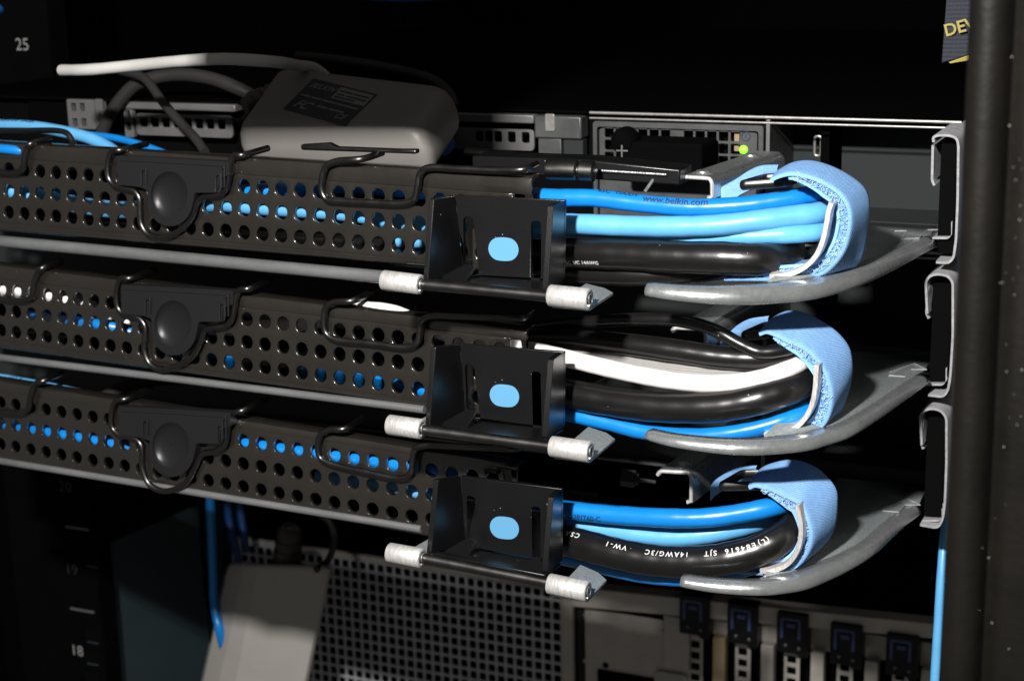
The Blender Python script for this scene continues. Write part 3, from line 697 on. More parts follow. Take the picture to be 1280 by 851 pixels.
# --- lowest tray
c5, p5 = cable('network_cable', [(-40, 528, 500), (20, 534, -8), (58, 539.5, -4.6), (100, 546, -4.4), (140, 556, -5), (220, 562, -12), (300, 556, -5), (350, 562, -4.3), (420, 569, -4.3), (480, 576, -4.4), (540, 589, -5), (600, 612, 476), (660, 631, 470), (707, 637, 467), (770, 643.3, 466), (835, 647.2, 465), (880, 647, 466), (925, 641.5, 469), (970, 632, 474), (1000, 621, 484), (1005, 606, 510), (980, 590, 545)], 466, 3.05, M['blue'], 'blue cable uppermost in the lowest tray', 'cable', GB)
c6, p6 = cable('network_cable', [(400, 594, -16), (490, 605, -12), (540, 618, -9), (640, 650, 476), (700, 653, 472), (745, 660, 471), (800, 668, 470), (840, 671, 470), (880, 668, 471), (920, 660, 474), (960, 648, 482), (980, 632, 510)], 470, 3.0, M['lblue'], 'light blue cable tucked between the blue cable and the lettered cord', 'cable', GB)
k5, q5 = cable('mains_cable', [(560, 640, 490), (640, 664, 474), (680, 671, 468), (714, 677, 465), (760, 689, 462), (810, 699, 461), (860, 702, 461), (910, 697.5, 462), (950, 686.5, 465), (982, 669, 470), (1000, 652, 478), (1002, 635, 495), (985, 617, 530)], 462, 5.0, M['black'], 'thick black cord printed with white lettering', 'cable', GK)
c7, p7 = cable('network_cable', [(620, 680, 486), (720, 700, 474), (790, 716, 468), (840, 722, 466), (880, 721, 466), (930, 711, 470), (970, 694, 480)], 466, 2.6, M['blue'], 'dark blue cable showing below the lettered black cord', 'cable', GB)
q5r = list(reversed(q5))
def s_at(P, px): return sum((b-a).length for a, b in zip(P, P[1:]) if proj(b)[0] > px or a.y > 485)
for txt, px in (('(L)', 986), ('E84616', 973), ('SJT', 929), ('14AWG/3C', 895), ("VW-1", 812), ('CSA //', 752)):
    text_tube('cable_print', txt, 2.35, q5r, 5.0, s_at(q5r, px), (.30, -.62, .72), M['inkw'], k5, bold=True, spacing=1.35, v0=-.8)
text_tube('cable_print', 'C-3P/T60-C', 2.4, p5, 3.05, sum((b-a).length for a, b in zip(p5, p5[1:]) if proj(b)[0] < 716 and a.y < 505), (.30, -.9, -.30), M['ink'], c5, bold=True, v0=-.6)
# --- cables on top of the arms at the left
c8, p8 = cable('network_cable', [(-40, 156, 520), (0, 156.5, 516), (45, 159, 512), (85, 166, 510), (112, 173, 508), (135, 184, 505), (150, 196, 500)], 510, 2.3, M['lblue'], 'light blue printed cable lying on top of the uppermost arm', 'cable', 'blue cables at the left edge')
text_tube('cable_print', 'CAT5 UTP  TIA/EIA', 2.3, p8, 2.3, 22, (.30, -.62, .70), M['ink'], c8, bold=True)
cable('network_cable', [(60, 163, 528), (110, 168.5, 524), (150, 174, 520), (190, 186, 516), (225, 200, 512)], 510, 1.4, M['blue'], 'short blue cable behind the printed light blue one', 'cable', 'blue cables at the left edge')
cable('network_cable', [(-40, 184.5, 478), (0, 186, 477), (30, 189.5, 479), (60, 196, 486), (120, 208, 500)], 478, 1.7, M['blue'], 'slim blue cable inside the left end of the uppermost arm', 'cable', 'blue cables at the left edge')
cable('network_cable', [(-40, 334, 492), (5, 337, 491), (32, 341, 493), (80, 352, 505)], 492, 1.9, M['lblue'], 'light blue cable showing over the left end of the middle arm', 'cable', 'blue cables at the left edge')
c9, p9 = cable('network_cable', [(-40, 470, 494), (0, 475, 492), (50, 484, 490), (95, 493, 489), (140, 504, 490), (200, 522, 500)], 490, 2.6, M['lblue'], 'light blue cable showing over the left end of the lowest arm', 'cable', 'blue cables at the left edge')
text_tube('cable_print', 'CITY  V', 2.0, p9, 2.6, 24, (.30, -.55, .8), M['ink'], c9, bold=True)
cable('black_cable', [(120, 500, 512), (160, 482, 515), (220, 474, 516), (300, 479, 512), (420, 495, 508)], 512, 2.2, M['dgrey'], 'black cable resting on the lowest arm behind its latch', 'cable')
cable('network_cable', [(1184, 640, 572), (1181, 668, 566), (1177, 720, 560), (1172, 800, 556), (1167, 880, 552)], 556, 1.75, M['lblue'], 'blue cable hanging down beside the dark post at the right', 'cable')
cable('network_cable', [(262, 610, 690), (264, 660, 690), (266, 710, 690), (268, 755, 688), (274, 785, 684), (282, 820, 690)], 690, 2.4, M['blue'], 'blue cable hanging beside the beige adapter box', 'cable', 'blue cables hanging at the lower left')
cable('network_cable', [(283, 610, 720), (286, 650, 720), (296, 690, 716), (300, 720, 714)], 716, 2.2, M['bluelug'], 'dark blue cable hanging behind the beige adapter box', 'cable', 'blue cables hanging at the lower left')
cable('network_cable', [(296, 610, 725), (302, 650, 724), (308, 690, 720)], 716, 2.2, M['bluelug'], 'dim blue cable hanging in front of the grille', 'cable', 'blue cables hanging at the lower left')
cable('black_cable', [(252, 600, 700), (254, 660, 700), (258, 720, 700), (266, 790, 698), (270, 870, 700)], 700, 2.0, M['rackpaint'], 'black cable hanging left of the blue one', 'cable')
cable('black_cable', [(395, 640, 690), (412, 652, 690), (418, 672, 690), (410, 700, 690), (395, 712, 680)], 690, 1.7, M['dgrey'], 'black cable looping beside the ribbed connector', 'cable')
# top left
cable('white_cable', [(77, 88, 505), (110, 87.5, 500), (170, 82, 500), (230, 76.5, 492), (285, 74, 486), (335, 77, 496), (370, 82, 530), (400, 90, 562), (420, 110, 570)], 505, 2.1, M['grey'], 'pale grey cable reaching over the adapter box at top left', 'cable')
cable('black_cable', [(125, 172, 560), (140, 140, 560), (170, 106, 562), (215, 94, 565), (262, 98, 566), (300, 112, 566), (330, 128, 568)], 562, 2.7, M['dgrey'], 'dark grey cable arching from the adapter box plug', 'cable')
cable('black_cable', [(150, 88, 556), (180, 98, 552), (205, 130, 545), (228, 156, 538), (245, 174, 530), (256, 190, 525)], 548, 1.8, M['dgrey'], 'slim grey cable slanting down across the slot cover', 'cable')
cable('network_cable', [(440, -4, 640), (500, 0, 635), (560, -3, 640)], 640, 1.3, M['bluelug'], 'dark blue cable grazing the top edge of the view', 'cable')
cable('network_cable', [(-20, 8, 640), (-2, 10, 640), (2, 16, 645), (-4, 24, 650)], 640, 1.6, M['bluelug'], 'blue cable end at the upper left corner', 'cable')
cable('network_cable', [(-20, 82, 655), (0, 84, 655), (8, 88, 660), (-4, 108, 665)], 655, 2.0, M['bluelug'], 'dim blue cable below the numeral at upper left', 'cable')

cable('black_cable', [(370, 70, 590), (430, 76, 595), (500, 88, 592), (545, 102, 588), (566, 124, 580), (568, 150, 570), (560, 175, 555)], 590, 1.9, M['dgrey'], 'dark cable looping round the back of the adapter box', 'cable')

# ------------------------------------------------------------------ adapter box on the upper arm
t = thing('adapter_box', bp(410, 185, Y=540), 'grey moulded adapter box with dark sticker, lying on the uppermost arm', 'adapter')
A_, B_, C_, D_ = bp(350, 83, Y=548), bp(556, 106, Y=541), bp(521, 160, Y=494), bp(301, 153, Y=502)
An = (C_-D_).cross(A_-D_).normalized()
def ap(px, py, lift=0.0):
    d = ray(px, py); return d*(D_.dot(An)/d.dot(An))+An*lift
mb = MB()
def inset(q, d, dz):
    c = sum(q, Vector())/4
    return [p+(c-p).normalized()*d+An*dz for p in q]
quad = [D_, C_, ap(556, 106), ap(350, 83)]
base = [round_path(inset(quad, d, dz), 6, 6, True) for d, dz in ((-3, -15), (-3.6, -13), (-3.8, -9), (-3.0, -5), (-1.6, -2.4), (.4, -.9), (3, -.2), (8, 0))]
mb.loft(base, True, True)
body = obj('case', mb, M['case'], t, angle=50)
ux = (ap(470, 118)-ap(392, 99)).normalized(); uy = (ap(392, 99)-ap(355, 135)).normalized()
lab = [ap(392, 99, .15), ap(472, 119, .15), ap(431, 158, .15), ap(354, 137, .15)]
st = obj('sticker', MB().prism(lab, An*.1), M['sticker'], t, smooth=False)
L0 = ap(392, 99, .3); lx = ap(472, 119, .3)-L0; ly = ap(354, 137, .3)-L0
def lp(u, v): return L0+lx*u+ly*v
def lt(txt, size, u, v, m='print', bold=False, sp=1.0): text_plane('sticker_print', txt, size, lp(u, v), ux, uy, M[m], st, bold=bold, spacing=sp, lift=.15)
fs = lx.length/30
lt('BELKIN', 3.5*fs, .05, .26, 'print', True, 1.0)
obj('sticker_panel', MB().prism([lp(.47, .06), lp(.97, .06), lp(.97, .40), lp(.47, .40)], An*.1), M['print'], st, smooth=False)
lt('FC', 5.5*fs, .08, .88, 'print', True); lt('CE', 3.6*fs, .72, .88, 'print', True)
# lines of small print too fine to read
def fine(u0, u1, v, h, m): obj('fine_print', MB().prism([lp(u0, v), lp(u1, v), lp(u1, v+h), lp(u0, v+h)], An*.14), M[m], st, smooth=False)
for u0, u1, v in ((.50, .70, .14), (.72, .94, .14), (.50, .62, .24), (.65, .94, .24), (.50, .80, .32)): fine(u0, u1, v, .045, 'sticker')
for u0, u1, v in ((.06, .2, .5), (.22, .38, .5), (.40, .60, .5), (.62, .93, .5), (.40, .55, .68), (.58, .80, .68)): fine(u0, u1, v, .035, 'print')
Zt = D_.z+8
p0 = ap(338, 100, -6); p1_ = ap(284, 124, -5)
obj('strain_relief', MB().lathe(p0, p1_-p0, [(-3, 4.6), (2, 4.6), (2.2, 4.0), (4, 4.0), (4.2, 4.6), (6, 4.6), (6.2, 3.8), (8, 3.8), (8.2, 4.4), (10, 4.4), (10.2, 3.4), (13, 3.0)], 20), M['rub'], t)
# blue plug boot beside it
pb0 = bp(533, 170, Y=535); pb1 = bp(588, 196, Y=520)
t = thing('blue_plug', pb1, 'blue network plug at the right end of the adapter box', 'plug')
obj('boot', MB().lathe(pb0, pb1-pb0, [(0, 3.2), (.6, 5.0), (5, 5.2), (7, 4.4), (7.4, 4.9), (9, 4.6), (9.3, 4.0), (10.5, 4.2), (11, 3.6), (13, 3.8), (13.4, 3.0)], 16), M['bluelug'], t)
obj('clear_tip', MB().box(pb0-Vector((7, 3, 2)), pb0+Vector((-1, 3, 3))), M['case'], t, bev=.5)
pg = bp(525, 172, Y=533)
obj('contact', MB().box(pg-Vector((1, 1, 1)), pg+Vector((1.6, 1, .6))), M['gold'], t, bev=.2)

# ------------------------------------------------------------------ hanging adapter box, lower left
Yh = 680
t = thing('adapter_box', bp(330, 850, Y=Yh), 'beige grey adapter box hanging below the lowest arm', 'adapter')
secs = []
for (y, xs) in ((878, (248, 268, 289, 379)), (720, (283, 303, 320, 411)), (707, (287, 305, 321, 413)), (703, (291, 308, 323, 408))):
    e = 1.6 if y < 705 else 0
    x0, x1, x2, x3 = xs
    ys = [y-(3 if y < 850 else 0), y, y+1, y+4]
    secs.append([bp(x0-3, y, Y=Yh+22), bp(x0, y, Y=Yh+9+e), bp(x1, y, Y=Yh+2.5+e), bp(x2, y+1, Y=Yh+e), bp(x3-4, y+3, Y=Yh+1.5+e), bp(x3, y+3, Y=Yh+5+e), bp(x3+1, y+3, Y=Yh+22)])
obj('case', MB().loft(secs, True, True), M['case2'], t, angle=12, bev=.8)
q0 = bp(358, 712, Y=Yh+12); q1_ = bp(364, 640, Y=Yh+14)
obj('strain_relief', MB().lathe(q0, q1_-q0, [(-2, 10), (1, 10.4), (1.6, 9.6), (2, 7.8), (6, 7.6), (6.3, 7.0), (8, 7.0), (8.3, 7.5), (11, 7.4), (11.3, 6.7), (13, 6.7), (13.3, 7.1), (16, 6.9), (16.3, 6.2), (18, 6.2), (18.3, 6.5), (22, 6.2), (25, 4)], 24), M['rub'], t)

# ------------------------------------------------------------------ rack servers (one unit high) behind the arms
YS = 565.0
def P(px, py, dy=0): return bp(px, py, Y=YS+dy)
def pxrect(x0, y0, x1, y1, Y, sh=.03):
    """rectangle on plane Y whose px corners follow the perspective slant"""
    a = bp(x0, y0, Y=Y); b = bp(x1, y1, Y=Y)
    return [(a.x, Y, b.z), (b.x, Y, b.z), (b.x, Y, a.z), (a.x, Y, a.z)]
def rr(x0, z0, x1, z1, Y, r, n=4):
    return round_path([(x0, Y, z0), (x1, Y, z0), (x1, Y, z1), (x0, Y, z1)], r, n, True)
SL = ['uppermost slim server, with the green light on its rear', 'slim server behind the middle cable tray', 'slim server behind the lowest cable tray']
XL, XR = -524.0, -86.0
for k in range(3):
    zt = -67.6-44.45*k; zb = zt-43.0
    t = thing('rack_server', (-300, YS, zb), SL[k], 'server', 'slim servers stacked in the rack')
    xw = -151.5     # right bay starts here
    # chassis: lid, floor, sides, deep interior
    obj('lid', MB().box((XL, YS+1, zt-.9), (XR, YS+430, zt)), M['lid'], t)
    obj('rear_edge', MB().tube([(-218, YS+.6, zt-.5), (XR, YS+.6, zt-.5)], .55, 8), M['edge'], t)
    obj('rear_edge', MB().tube([(-218, YS+.3, zt-2.4), (XR, YS+.3, zt-2.4)], .4, 8), M['edge'], t)
    obj('floor', MB().box((XL, YS+1, zb), (XR, YS+430, zb+1)), M['server_dark'], t)
    obj('inside', MB().box((XL+1, YS+8, zb+1.5), (xw-.4, YS+12, zt-1.5)), M['hole'], t)
    # recessed right bay
    obj('bay_panel', MB().box((xw, YS+34, zb+1.5), (XR-2, YS+36, zt-1.5)), M['server_dark'], t)
    obj('bay_wall', MB().box((xw-.8, YS, zb+1), (xw+.6, YS+34, zt-1.2)), M['server'], t, bev=.2)
    obj('bay_ledge', MB().box((xw, YS+6, zb+1), (XR-2, YS+34, zb+7)), M['server_dark'], t, bev=.4)
    xd = bp(1014, 170, Y=YS).x
    obj('bay_divider', MB().box((xd, YS+14, zb+7), (xd+3.2, YS+34, zt-2)), M['lid'], t, bev=.3)
    obj('bay_tab', MB().tube(round_path([(xd-3.5, YS+20, zt-16), (xd-3.5, YS+20, zt-9), (xd-1.2, YS+20, zt-9), (xd-1.2, YS+20, zt-16)], 1.1, 4, True), .5, 8, closed=True), M['edge'], t)
    obj('bottom_lip', MB().box((XL+230, YS, zb-.3), (XR, YS+5, zb+.7)), M['server'], t, bev=.2)
    if k > 0:
        tb = bp(1035, 394, Y=YS+4)
        obj('lip_tab', MB().box((tb.x-7, YS+2, zt-6), (tb.x+7, YS+3.4, zt-1)), M['server'], t, bev=.3)
        obj('screw', MB().lathe((tb.x, YS+2.2, zt-3.2), (0, -1, 0), [(0, 1.7), (.5, 1.6), (.8, .9), (.8, .01)], 16), M['zinc'], t)
        obj('rear_plate', MB().box((XL+1, YS+3, zb+1.2), (xw-1, YS+5, zt-2)), M['server_dark'], t)
        continue
    # ---- power supply module with square vents
    a = bp(741, 149, Y=YS); b = bp(955, 156, Y=YS)
    x0, x1 = a.x, xw-1.6
    fr_o = rr(x0, zb+2, x1, zt-3.4, YS-.2, 1.4); fr_i = rr(x0+1.6, zb+3, x1-1.8, zt-5.4, YS-.2, 1.2)
    obj('bay_frame', MB().plate(fr_o, [fr_i], (0, 3, 0)), M['handle'], t, bev=.25)
    psx0, psx1, pz1, pz0 = x0+2.2, x1-2.4, zt-6.0, zb+4
    holes = []
    cx0 = bp(742, 165, Y=YS).x; pit = (bp(919, 170, Y=YS).x-bp(846, 168, Y=YS).x)/5
    zr = [bp(920, y, Y=YS).z for y in (171.0, 187.0, 202.5)]
    dz = zr[0]-zr[1]; zr.append(zr[2]-dz)
    rx = bp(918.5, 170, Y=YS).x
    for c in range(12):
        for r_ in range(3):
            hx = rx-pit*(c+.0)
            if c == 5 and r_ == 0: continue
            if hx-pit*.42 < psx0+1: continue
            holes.append(rr(hx-pit*.40, zr[r_]-dz*.40, hx+pit*.40, zr[r_]+dz*.40, YS+.6, .5, 2))
    psu = obj('power_supply_face', MB().plate(rr(psx0, pz0, psx1, pz1, YS+.6, 1.2), holes, (0, 1, 0)), M['handle'], t, bev=.12)
    pl = bp(929, 187.5, Y=YS)
    obj('status_light', MB().lathe((pl.x, YS+.5, pl.z), (0, -1, 0), [(-.5, 1.55), (.4, 1.5), (.9, 1.1), (1.15, .5), (1.2, .01)], 20), M['led'], psu)
    ps_ = bp(932, 171, Y=YS)
    obj('power_symbol', MB().tube([(ps_.x+1.55*math.cos(u), YS+.5, ps_.z+1.55*math.sin(u)) for u in [2*math.pi*q/28 for q in range(28)]], .16, 6, closed=True), M['ink'], psu)
    obj('power_symbol', MB().box((ps_.x-.14, YS+.42, ps_.z-.8), (ps_.x+.14, YS+.62, ps_.z+.8)), M['ink'], psu, smooth=False)
    g = bp(921, 174, Y=YS+4)
    obj('inner_coil', MB().box((g.x-.6, YS+3, zr[1]-1), (g.x+1.2, YS+6, zr[0]+1.5)), M['beige'], t)
    # ---- release handle module
    h0 = bp(669.5, 144, Y=YS); h1 = bp(728.5, 174, Y=YS); h2 = bp(702, 192, Y=YS)
    obj('handle_module', MB().box((h0.x, YS-1.5, h1.z), (h1.x, YS+6, h0.z)), M['handle'], t, bev=.6)
    obj('handle_lower', MB().box((h0.x+1, YS-.4, h2.z-6), (h2.x, YS+5, h1.z-.2)), M['handle'], t, bev=.3)
    obj('handle_insert', MB().box((h2.x+.6, YS+.4, h2.z-6), (h1.x-.2, YS+5, h1.z-.2)), M['server_dark'], t, bev=.3)
    n0 = bp(683.5, 143, Y=YS); n1 = bp(696, 164, Y=YS)
    obj('release_tab', MB().prism(rr(n0.x, n1.z, n1.x, n0.z+.4, YS-2.1, .8), (0, 1, 0)), M['edge'], t, bev=.25)
    # ---- expansion slot covers
    def slot_cover(px0, px1, ptop, strip, hx, hy, extra):
        a = bp(px0, ptop, Y=YS); b = bp(px1, strip, Y=YS)
        obj('slot_strip', MB().box((a.x, YS-.6, b.z), (b.x, YS+5, a.z)), M['server'], t, bev=.5)
    for (sx0, sx1, sy0, sy1, fx0, fx1, fy0, fy1, hc, hy0, hy1) in (
        (568, 668.5, 141, 154.5, 560, 668.5, 159, 189, [576, 587.5, 599.5, 611.2, 623, 640, 657.5][2:], 167, 180.5),
        (152, 296, 127, 140, 170, 292, 141.5, 173, [180, 193.8, 207.6, 221.5, 235.2, 249, 263, 277], 148, 161.5)):
        a = bp(sx0, sy0, Y=YS); b = bp(sx1, sy1, Y=YS)
        obj('slot_strip', MB().box((a.x, YS-1.2, b.z), (b.x, YS+5, a.z)), M['server'], t, bev=.5)
        a = bp(fx0, fy0, Y=YS); b = bp(fx1, fy1, Y=YS); hs = []
        for h in hc:
            u = bp(h, hy0, Y=YS); v = bp(h, hy1, Y=YS); w = abs(bp(h+4.9, hy0, Y=YS).x-u.x)
            zc = a.z+(bp(fx0, hy0, Y=YS).z-a.z)
            zc1 = (a.z+b.z)/2+1.0
            hs.append(rr(u.x-w, zc1-2.0, u.x+w, zc1+2.0, YS-.5, .7, 3))
        obj('slot_cover', MB().plate(rr(a.x, b.z, b.x, a.z, YS-.5, 1.8), hs, (0, 1.2, 0)), M['server'], t, bev=.35)
    # ports at the far left
    for (qx0, qy0, qx1, qy1) in ((83, 124, 120, 162), (118, 124, 130, 162)):
        a = bp(qx0, qy0, Y=YS); b = bp(qx1, qy1, Y=YS); hs = []
        if qx0 == 83:
            for hx_, hy_ in ((88, 129), (99, 129), (90, 148), (101, 148)):
                u = bp(hx_, hy_, Y=YS); hs.append(rr(u.x, u.z-3.4, u.x+2.6, u.z, YS, .4, 2))
        obj('port_block', MB().plate(rr(a.x, b.z, b.x, a.z, YS, .8), hs, (0, 3, 0)), M['server'], t, bev=.25)
    a = bp(154, 136, Y=YS); b = bp(168, 172, Y=YS)
    hs = [rr(a.x+.8, a.z-4.2, a.x+3.1, a.z-.6, YS, .4, 2), rr(a.x+.8, a.z-9, a.x+3.1, a.z-5.4, YS, .4, 2)]
    obj('port_block', MB().plate(rr(a.x, b.z, b.x, a.z, YS, .6), hs, (0, 2, 0)), M['server'], t, bev=.2)
    a = bp(30, 128, Y=YS); b = bp(84, 165, Y=YS)
    obj('port_block', MB().box((a.x, YS+2, b.z), (b.x, YS+6, a.z)), M['lid'], t, bev=.4)
    # black power plug with its cable
    a = bp(772, 176, Y=YS-16); b = bp(880, 222, Y=YS-16)
# power plug pushed into the supply: a thing of its own
yp = YS-20
a = bp(772, 177, Y=yp); b = bp(877, 224, Y=yp)
t = thing('power_plug', (a.x+10, yp, b.z), 'black mains plug pushed into the vented supply below the slot bay', 'plug')
obj('plug_body', MB().prism(rr(a.x, b.z, b.x, a.z, yp, 1.6), (0, 19, 0)), M['rackpaint'], t, bev=.8)
kx = bp(776, 178, Y=yp-1)
obj('retainer_knob', MB().lathe((kx.x, yp+6, kx.z), (0, -1, 0), [(0, 4.8), (3, 4.8), (5, 4.5), (6.5, 3.6), (7.2, 1.5), (7.2, .01)], 24), M['rackpaint'], t)
cr = bp(776.5, 189, Y=yp-2)
obj('cross_mark', MB().box((cr.x-2.2, yp-1.4, cr.z-.28), (cr.x+2.2, yp-.9, cr.z+.28)), M['server'], t, bev=.1)
obj('cross_mark', MB().box((cr.x-.3, yp-1.5, cr.z-2.4), (cr.x+.3, yp-1.0, cr.z+2.0)), M['server'], t, bev=.1)
# black stand-offs behind the clamps
for i, (px, py, lab_) in enumerate(((700, 201, 'x'), )): pass
t = tag(obj('cable_stub', MB().lathe(bp(775, 596, Y=490), Vector((1, .25, -.12)), [(0, 2.2), (.3, 3.2), (5, 3.2), (5.3, 2.2), (6.2, 2.2), (6.3, .9), (12, .8)], 4), M['dgrey'], bev=.3), 'small black plug in the dark gap left of the lowest clamp', 'plug')

# ------------------------------------------------------------------ slide rails at the right: channel ends
RL = [dict(o=[(1167, 178), (1166, 172), (1172, 169.5), (1187, 169.5), (1196, 173), (1198, 182), (1197, 250), (1195, 300), (1192, 322), (1186, 329), (1170, 328)], inner=[(1166, 182), (1165, 226), (1168, 232)]),
      dict(o=[(1159, 392), (1157, 352), (1162, 345), (1172, 342.5), (1185, 345), (1191, 353), (1191, 420), (1188, 470), (1185, 488), (1179, 496), (1160, 494)], inner=[(1160, 358), (1158, 392), (1161, 398)]),
      dict(o=[(1152, 556), (1150, 520), (1155, 513), (1164, 510.5), (1176, 513), (1183, 522), (1183, 580), (1181, 630), (1178, 650), (1172, 660), (1150, 656)], inner=[(1153, 526), (1152, 556), (1154, 561)])]
RLAB = ['uppermost steel slide rail end at the right, beside the top tray', 'steel slide rail end at the right, beside the middle tray', 'steel slide rail end at the right, beside the lowest tray']
for i, R_ in enumerate(RL):
    t = thing('slide_rail', bp(1175, R_['o'][-1][1], Y=535), RLAB[i], 'rail', 'slide rails at the right side')
    def channel(pts, Y, depth, half, m, nm):
        pth = round_path([bp(x, y, Y=Y) for x, y in pts], 2.0, 4); rings = []
        for k, p in enumerate(pth):
            tg = (pth[min(k+1, len(pth)-1)]-pth[max(k-1, 0)]).normalized(); nn = Vector((-tg.z, 0, tg.x))*half
            rings.append([p+nn*.75, p-nn*.75, p-nn+Vector((0, .3, 0)), p-nn+Vector((0, depth, 0)), p+nn+Vector((0, depth, 0)), p+nn+Vector((0, .3, 0))])
        return obj(nm, MB().loft(rings, True, True), m, t, angle=40)
    channel(R_['o'], 535, 160, .48, M['rail_edge'], 'outer_channel')
    channel(R_['inner'], 537, 150, .5, M['rail_edge'], 'inner_channel')
    x0 = bp(R_['o'][2][0]+2, R_['o'][2][1], Y=537); x1 = bp(R_['o'][6][0]-3, R_['o'][-2][1]-2, Y=537)
    obj('slide_body', MB().box((x0.x+.3, 540, x1.z+2), (x1.x-.5, 690, x0.z-3)), M['hole'], t)
    obj('slide_lip', MB().box((x1.x-1.6, 538, x1.z+6), (x1.x-.9, 541, x0.z-5)), M['rackpaint'], t)

# ------------------------------------------------------------------ big server with the grille, at the bottom
YB = 765.0
t = thing('big_server', (-300, YB, -430), 'large taupe server with square-hole grille and slot clips at the bottom', 'server')
tl = bp(730, 735, Y=YB); ztop = tl.z
gx1 = bp(696, 770, Y=YB).x; gx0 = bp(300, 690, Y=YB).x
pit = abs(bp(688, 780.1, Y=YB).z-bp(688, 767, Y=YB).z); pitx = abs(bp(688, 770, Y=YB).x-bp(676, 768.4, Y=YB).x)
gz1 = bp(690, 742, Y=YB).z
mb = MB(); nc = int((gx1-gx0)/pitx)+2; nr = 17
for c in range(nc):
    for r_ in range(nr):
        cx = gx1-c*pitx; cz = gz1-r_*pit; sq = []; ho = []
        K = 16
        for q in range(K):
            a = 2*math.pi*q/K; ca, sa = math.cos(a), math.sin(a); m_ = max(abs(ca), abs(sa)); e = (abs(ca)**7+abs(sa)**7)**(-1/7)
            ho.append((cx+pitx*.37*ca*e, YB, cz+pit*.37*sa*e)); sq.append((cx+pitx*.5*ca/m_, YB, cz+pit*.5*sa/m_))
        mb.quadstrip(ho, sq, True)
obj('grille', mb, M['grille'], t, solid=1.2)
obj('grille_inside', MB().box((gx0-10, YB+14, gz1-nr*pit), (gx1+5, YB+16, gz1+pit)), M['hole'], t)
zg = gz1+pit*.5
xs0, xs1 = bp(703, 760, Y=YB).x-1.2, bp(716, 760, Y=YB).x
obj('grille_border', MB().box((xs0, YB-.6, zg-140), (xs1, YB+3, ztop-1)), M['big'], t, bev=.5)
obj('top_strip', MB().box((-520, YB-.3, zg), (xs0, YB+3, ztop)), M['big'], t, bev=.4)
obj('top_cover', MB().box((-520, YB+3, ztop-.2), (-86, YB+300, ztop+1.2)), M['lid'], t)
sx = bp(730, 760, Y=YB).x; ex = -86.0
zs = bp(950, 784, Y=YB).z
obj('upper_lip', MB().prism([bp(714, 733, Y=YB-6), bp(714, 758, Y=YB-6), bp(1190, 800, Y=YB-6), bp(1190, 782, Y=YB-6)], (0, 10, 0)), M['big'], t, bev=.6)
zh = bp(950, 803, Y=YB).z
obj('seam', MB().box((xs1+1, YB+3, zg-140), (sx, YB+5, ztop-6)), M['server_dark'], t)
for y_ in (771, 828):
    s_ = bp(729, y_, Y=YB)
    obj('rivet', MB().lathe((s_.x, YB+2.9, s_.z), (0, -1, 0), [(0, 1.2), (.5, 1.0), (.8, .4), (.8, .01)], 12), M['zinc'], t)
s1 = bp(738, 780, Y=YB); s2 = bp(862, 790, Y=YB)
hl = []
for hx_, hy_, rr_ in ((831, 789, 1.6), (756, 832, 1.8), (788, 715, 2.2)):
    q = bp(hx_, hy_, Y=YB); hl.append([(q.x+rr_*math.cos(u), YB+1, q.z+rr_*math.sin(u)) for u in [2*math.pi*w/16 for w in range(16)]])
zl = bp(790, 770, Y=YB).z
obj('side_plate', MB().plate([(sx, YB+1, zl-110), (s2.x, YB+1, zl-110), (s2.x, YB+1, zl), (sx, YB+1, zl)], hl[:2], (0, 1, 0)), M['big'], t, bev=.2)
v0 = bp(745, 838, Y=YB-2); v1 = bp(815, 870, Y=YB-2)
obj('port_recess', MB().box((v0.x, YB-.6, v1.z), (v1.x, YB+3, v0.z)), M['hole'], t, bev=.5)
v0 = bp(817, 838, Y=YB-2); v1 = bp(858, 870, Y=YB-2)
obj('raised_plate', MB().prism(rr(v0.x, v1.z, v1.x, v0.z, YB-1.2, 3), (0, 3, 0)), M['case2'], t, bev=.4)
obj('slot_back', MB().box((s2.x, YB+18, zl-110), (ex, YB+20, zl+6)), M['hole'], t)
obj('lip_lower', MB().box((s2.x-14, YB-1, zs-30), (s2.x, YB+3, ztop-8)), M['big'], t, bev=.4)
CL = [(849, 742, 891, 797), (909, 753, 955, 814), (971, 764, 1019, 827), (1038, 778, 1088, 841), (1108, 791, 1160, 856)]
obj('slot_header', MB().box((s2.x, YB+2, zh), (ex, YB+6, ztop-3)), M['big'], t, bev=.3)
clip0 = None
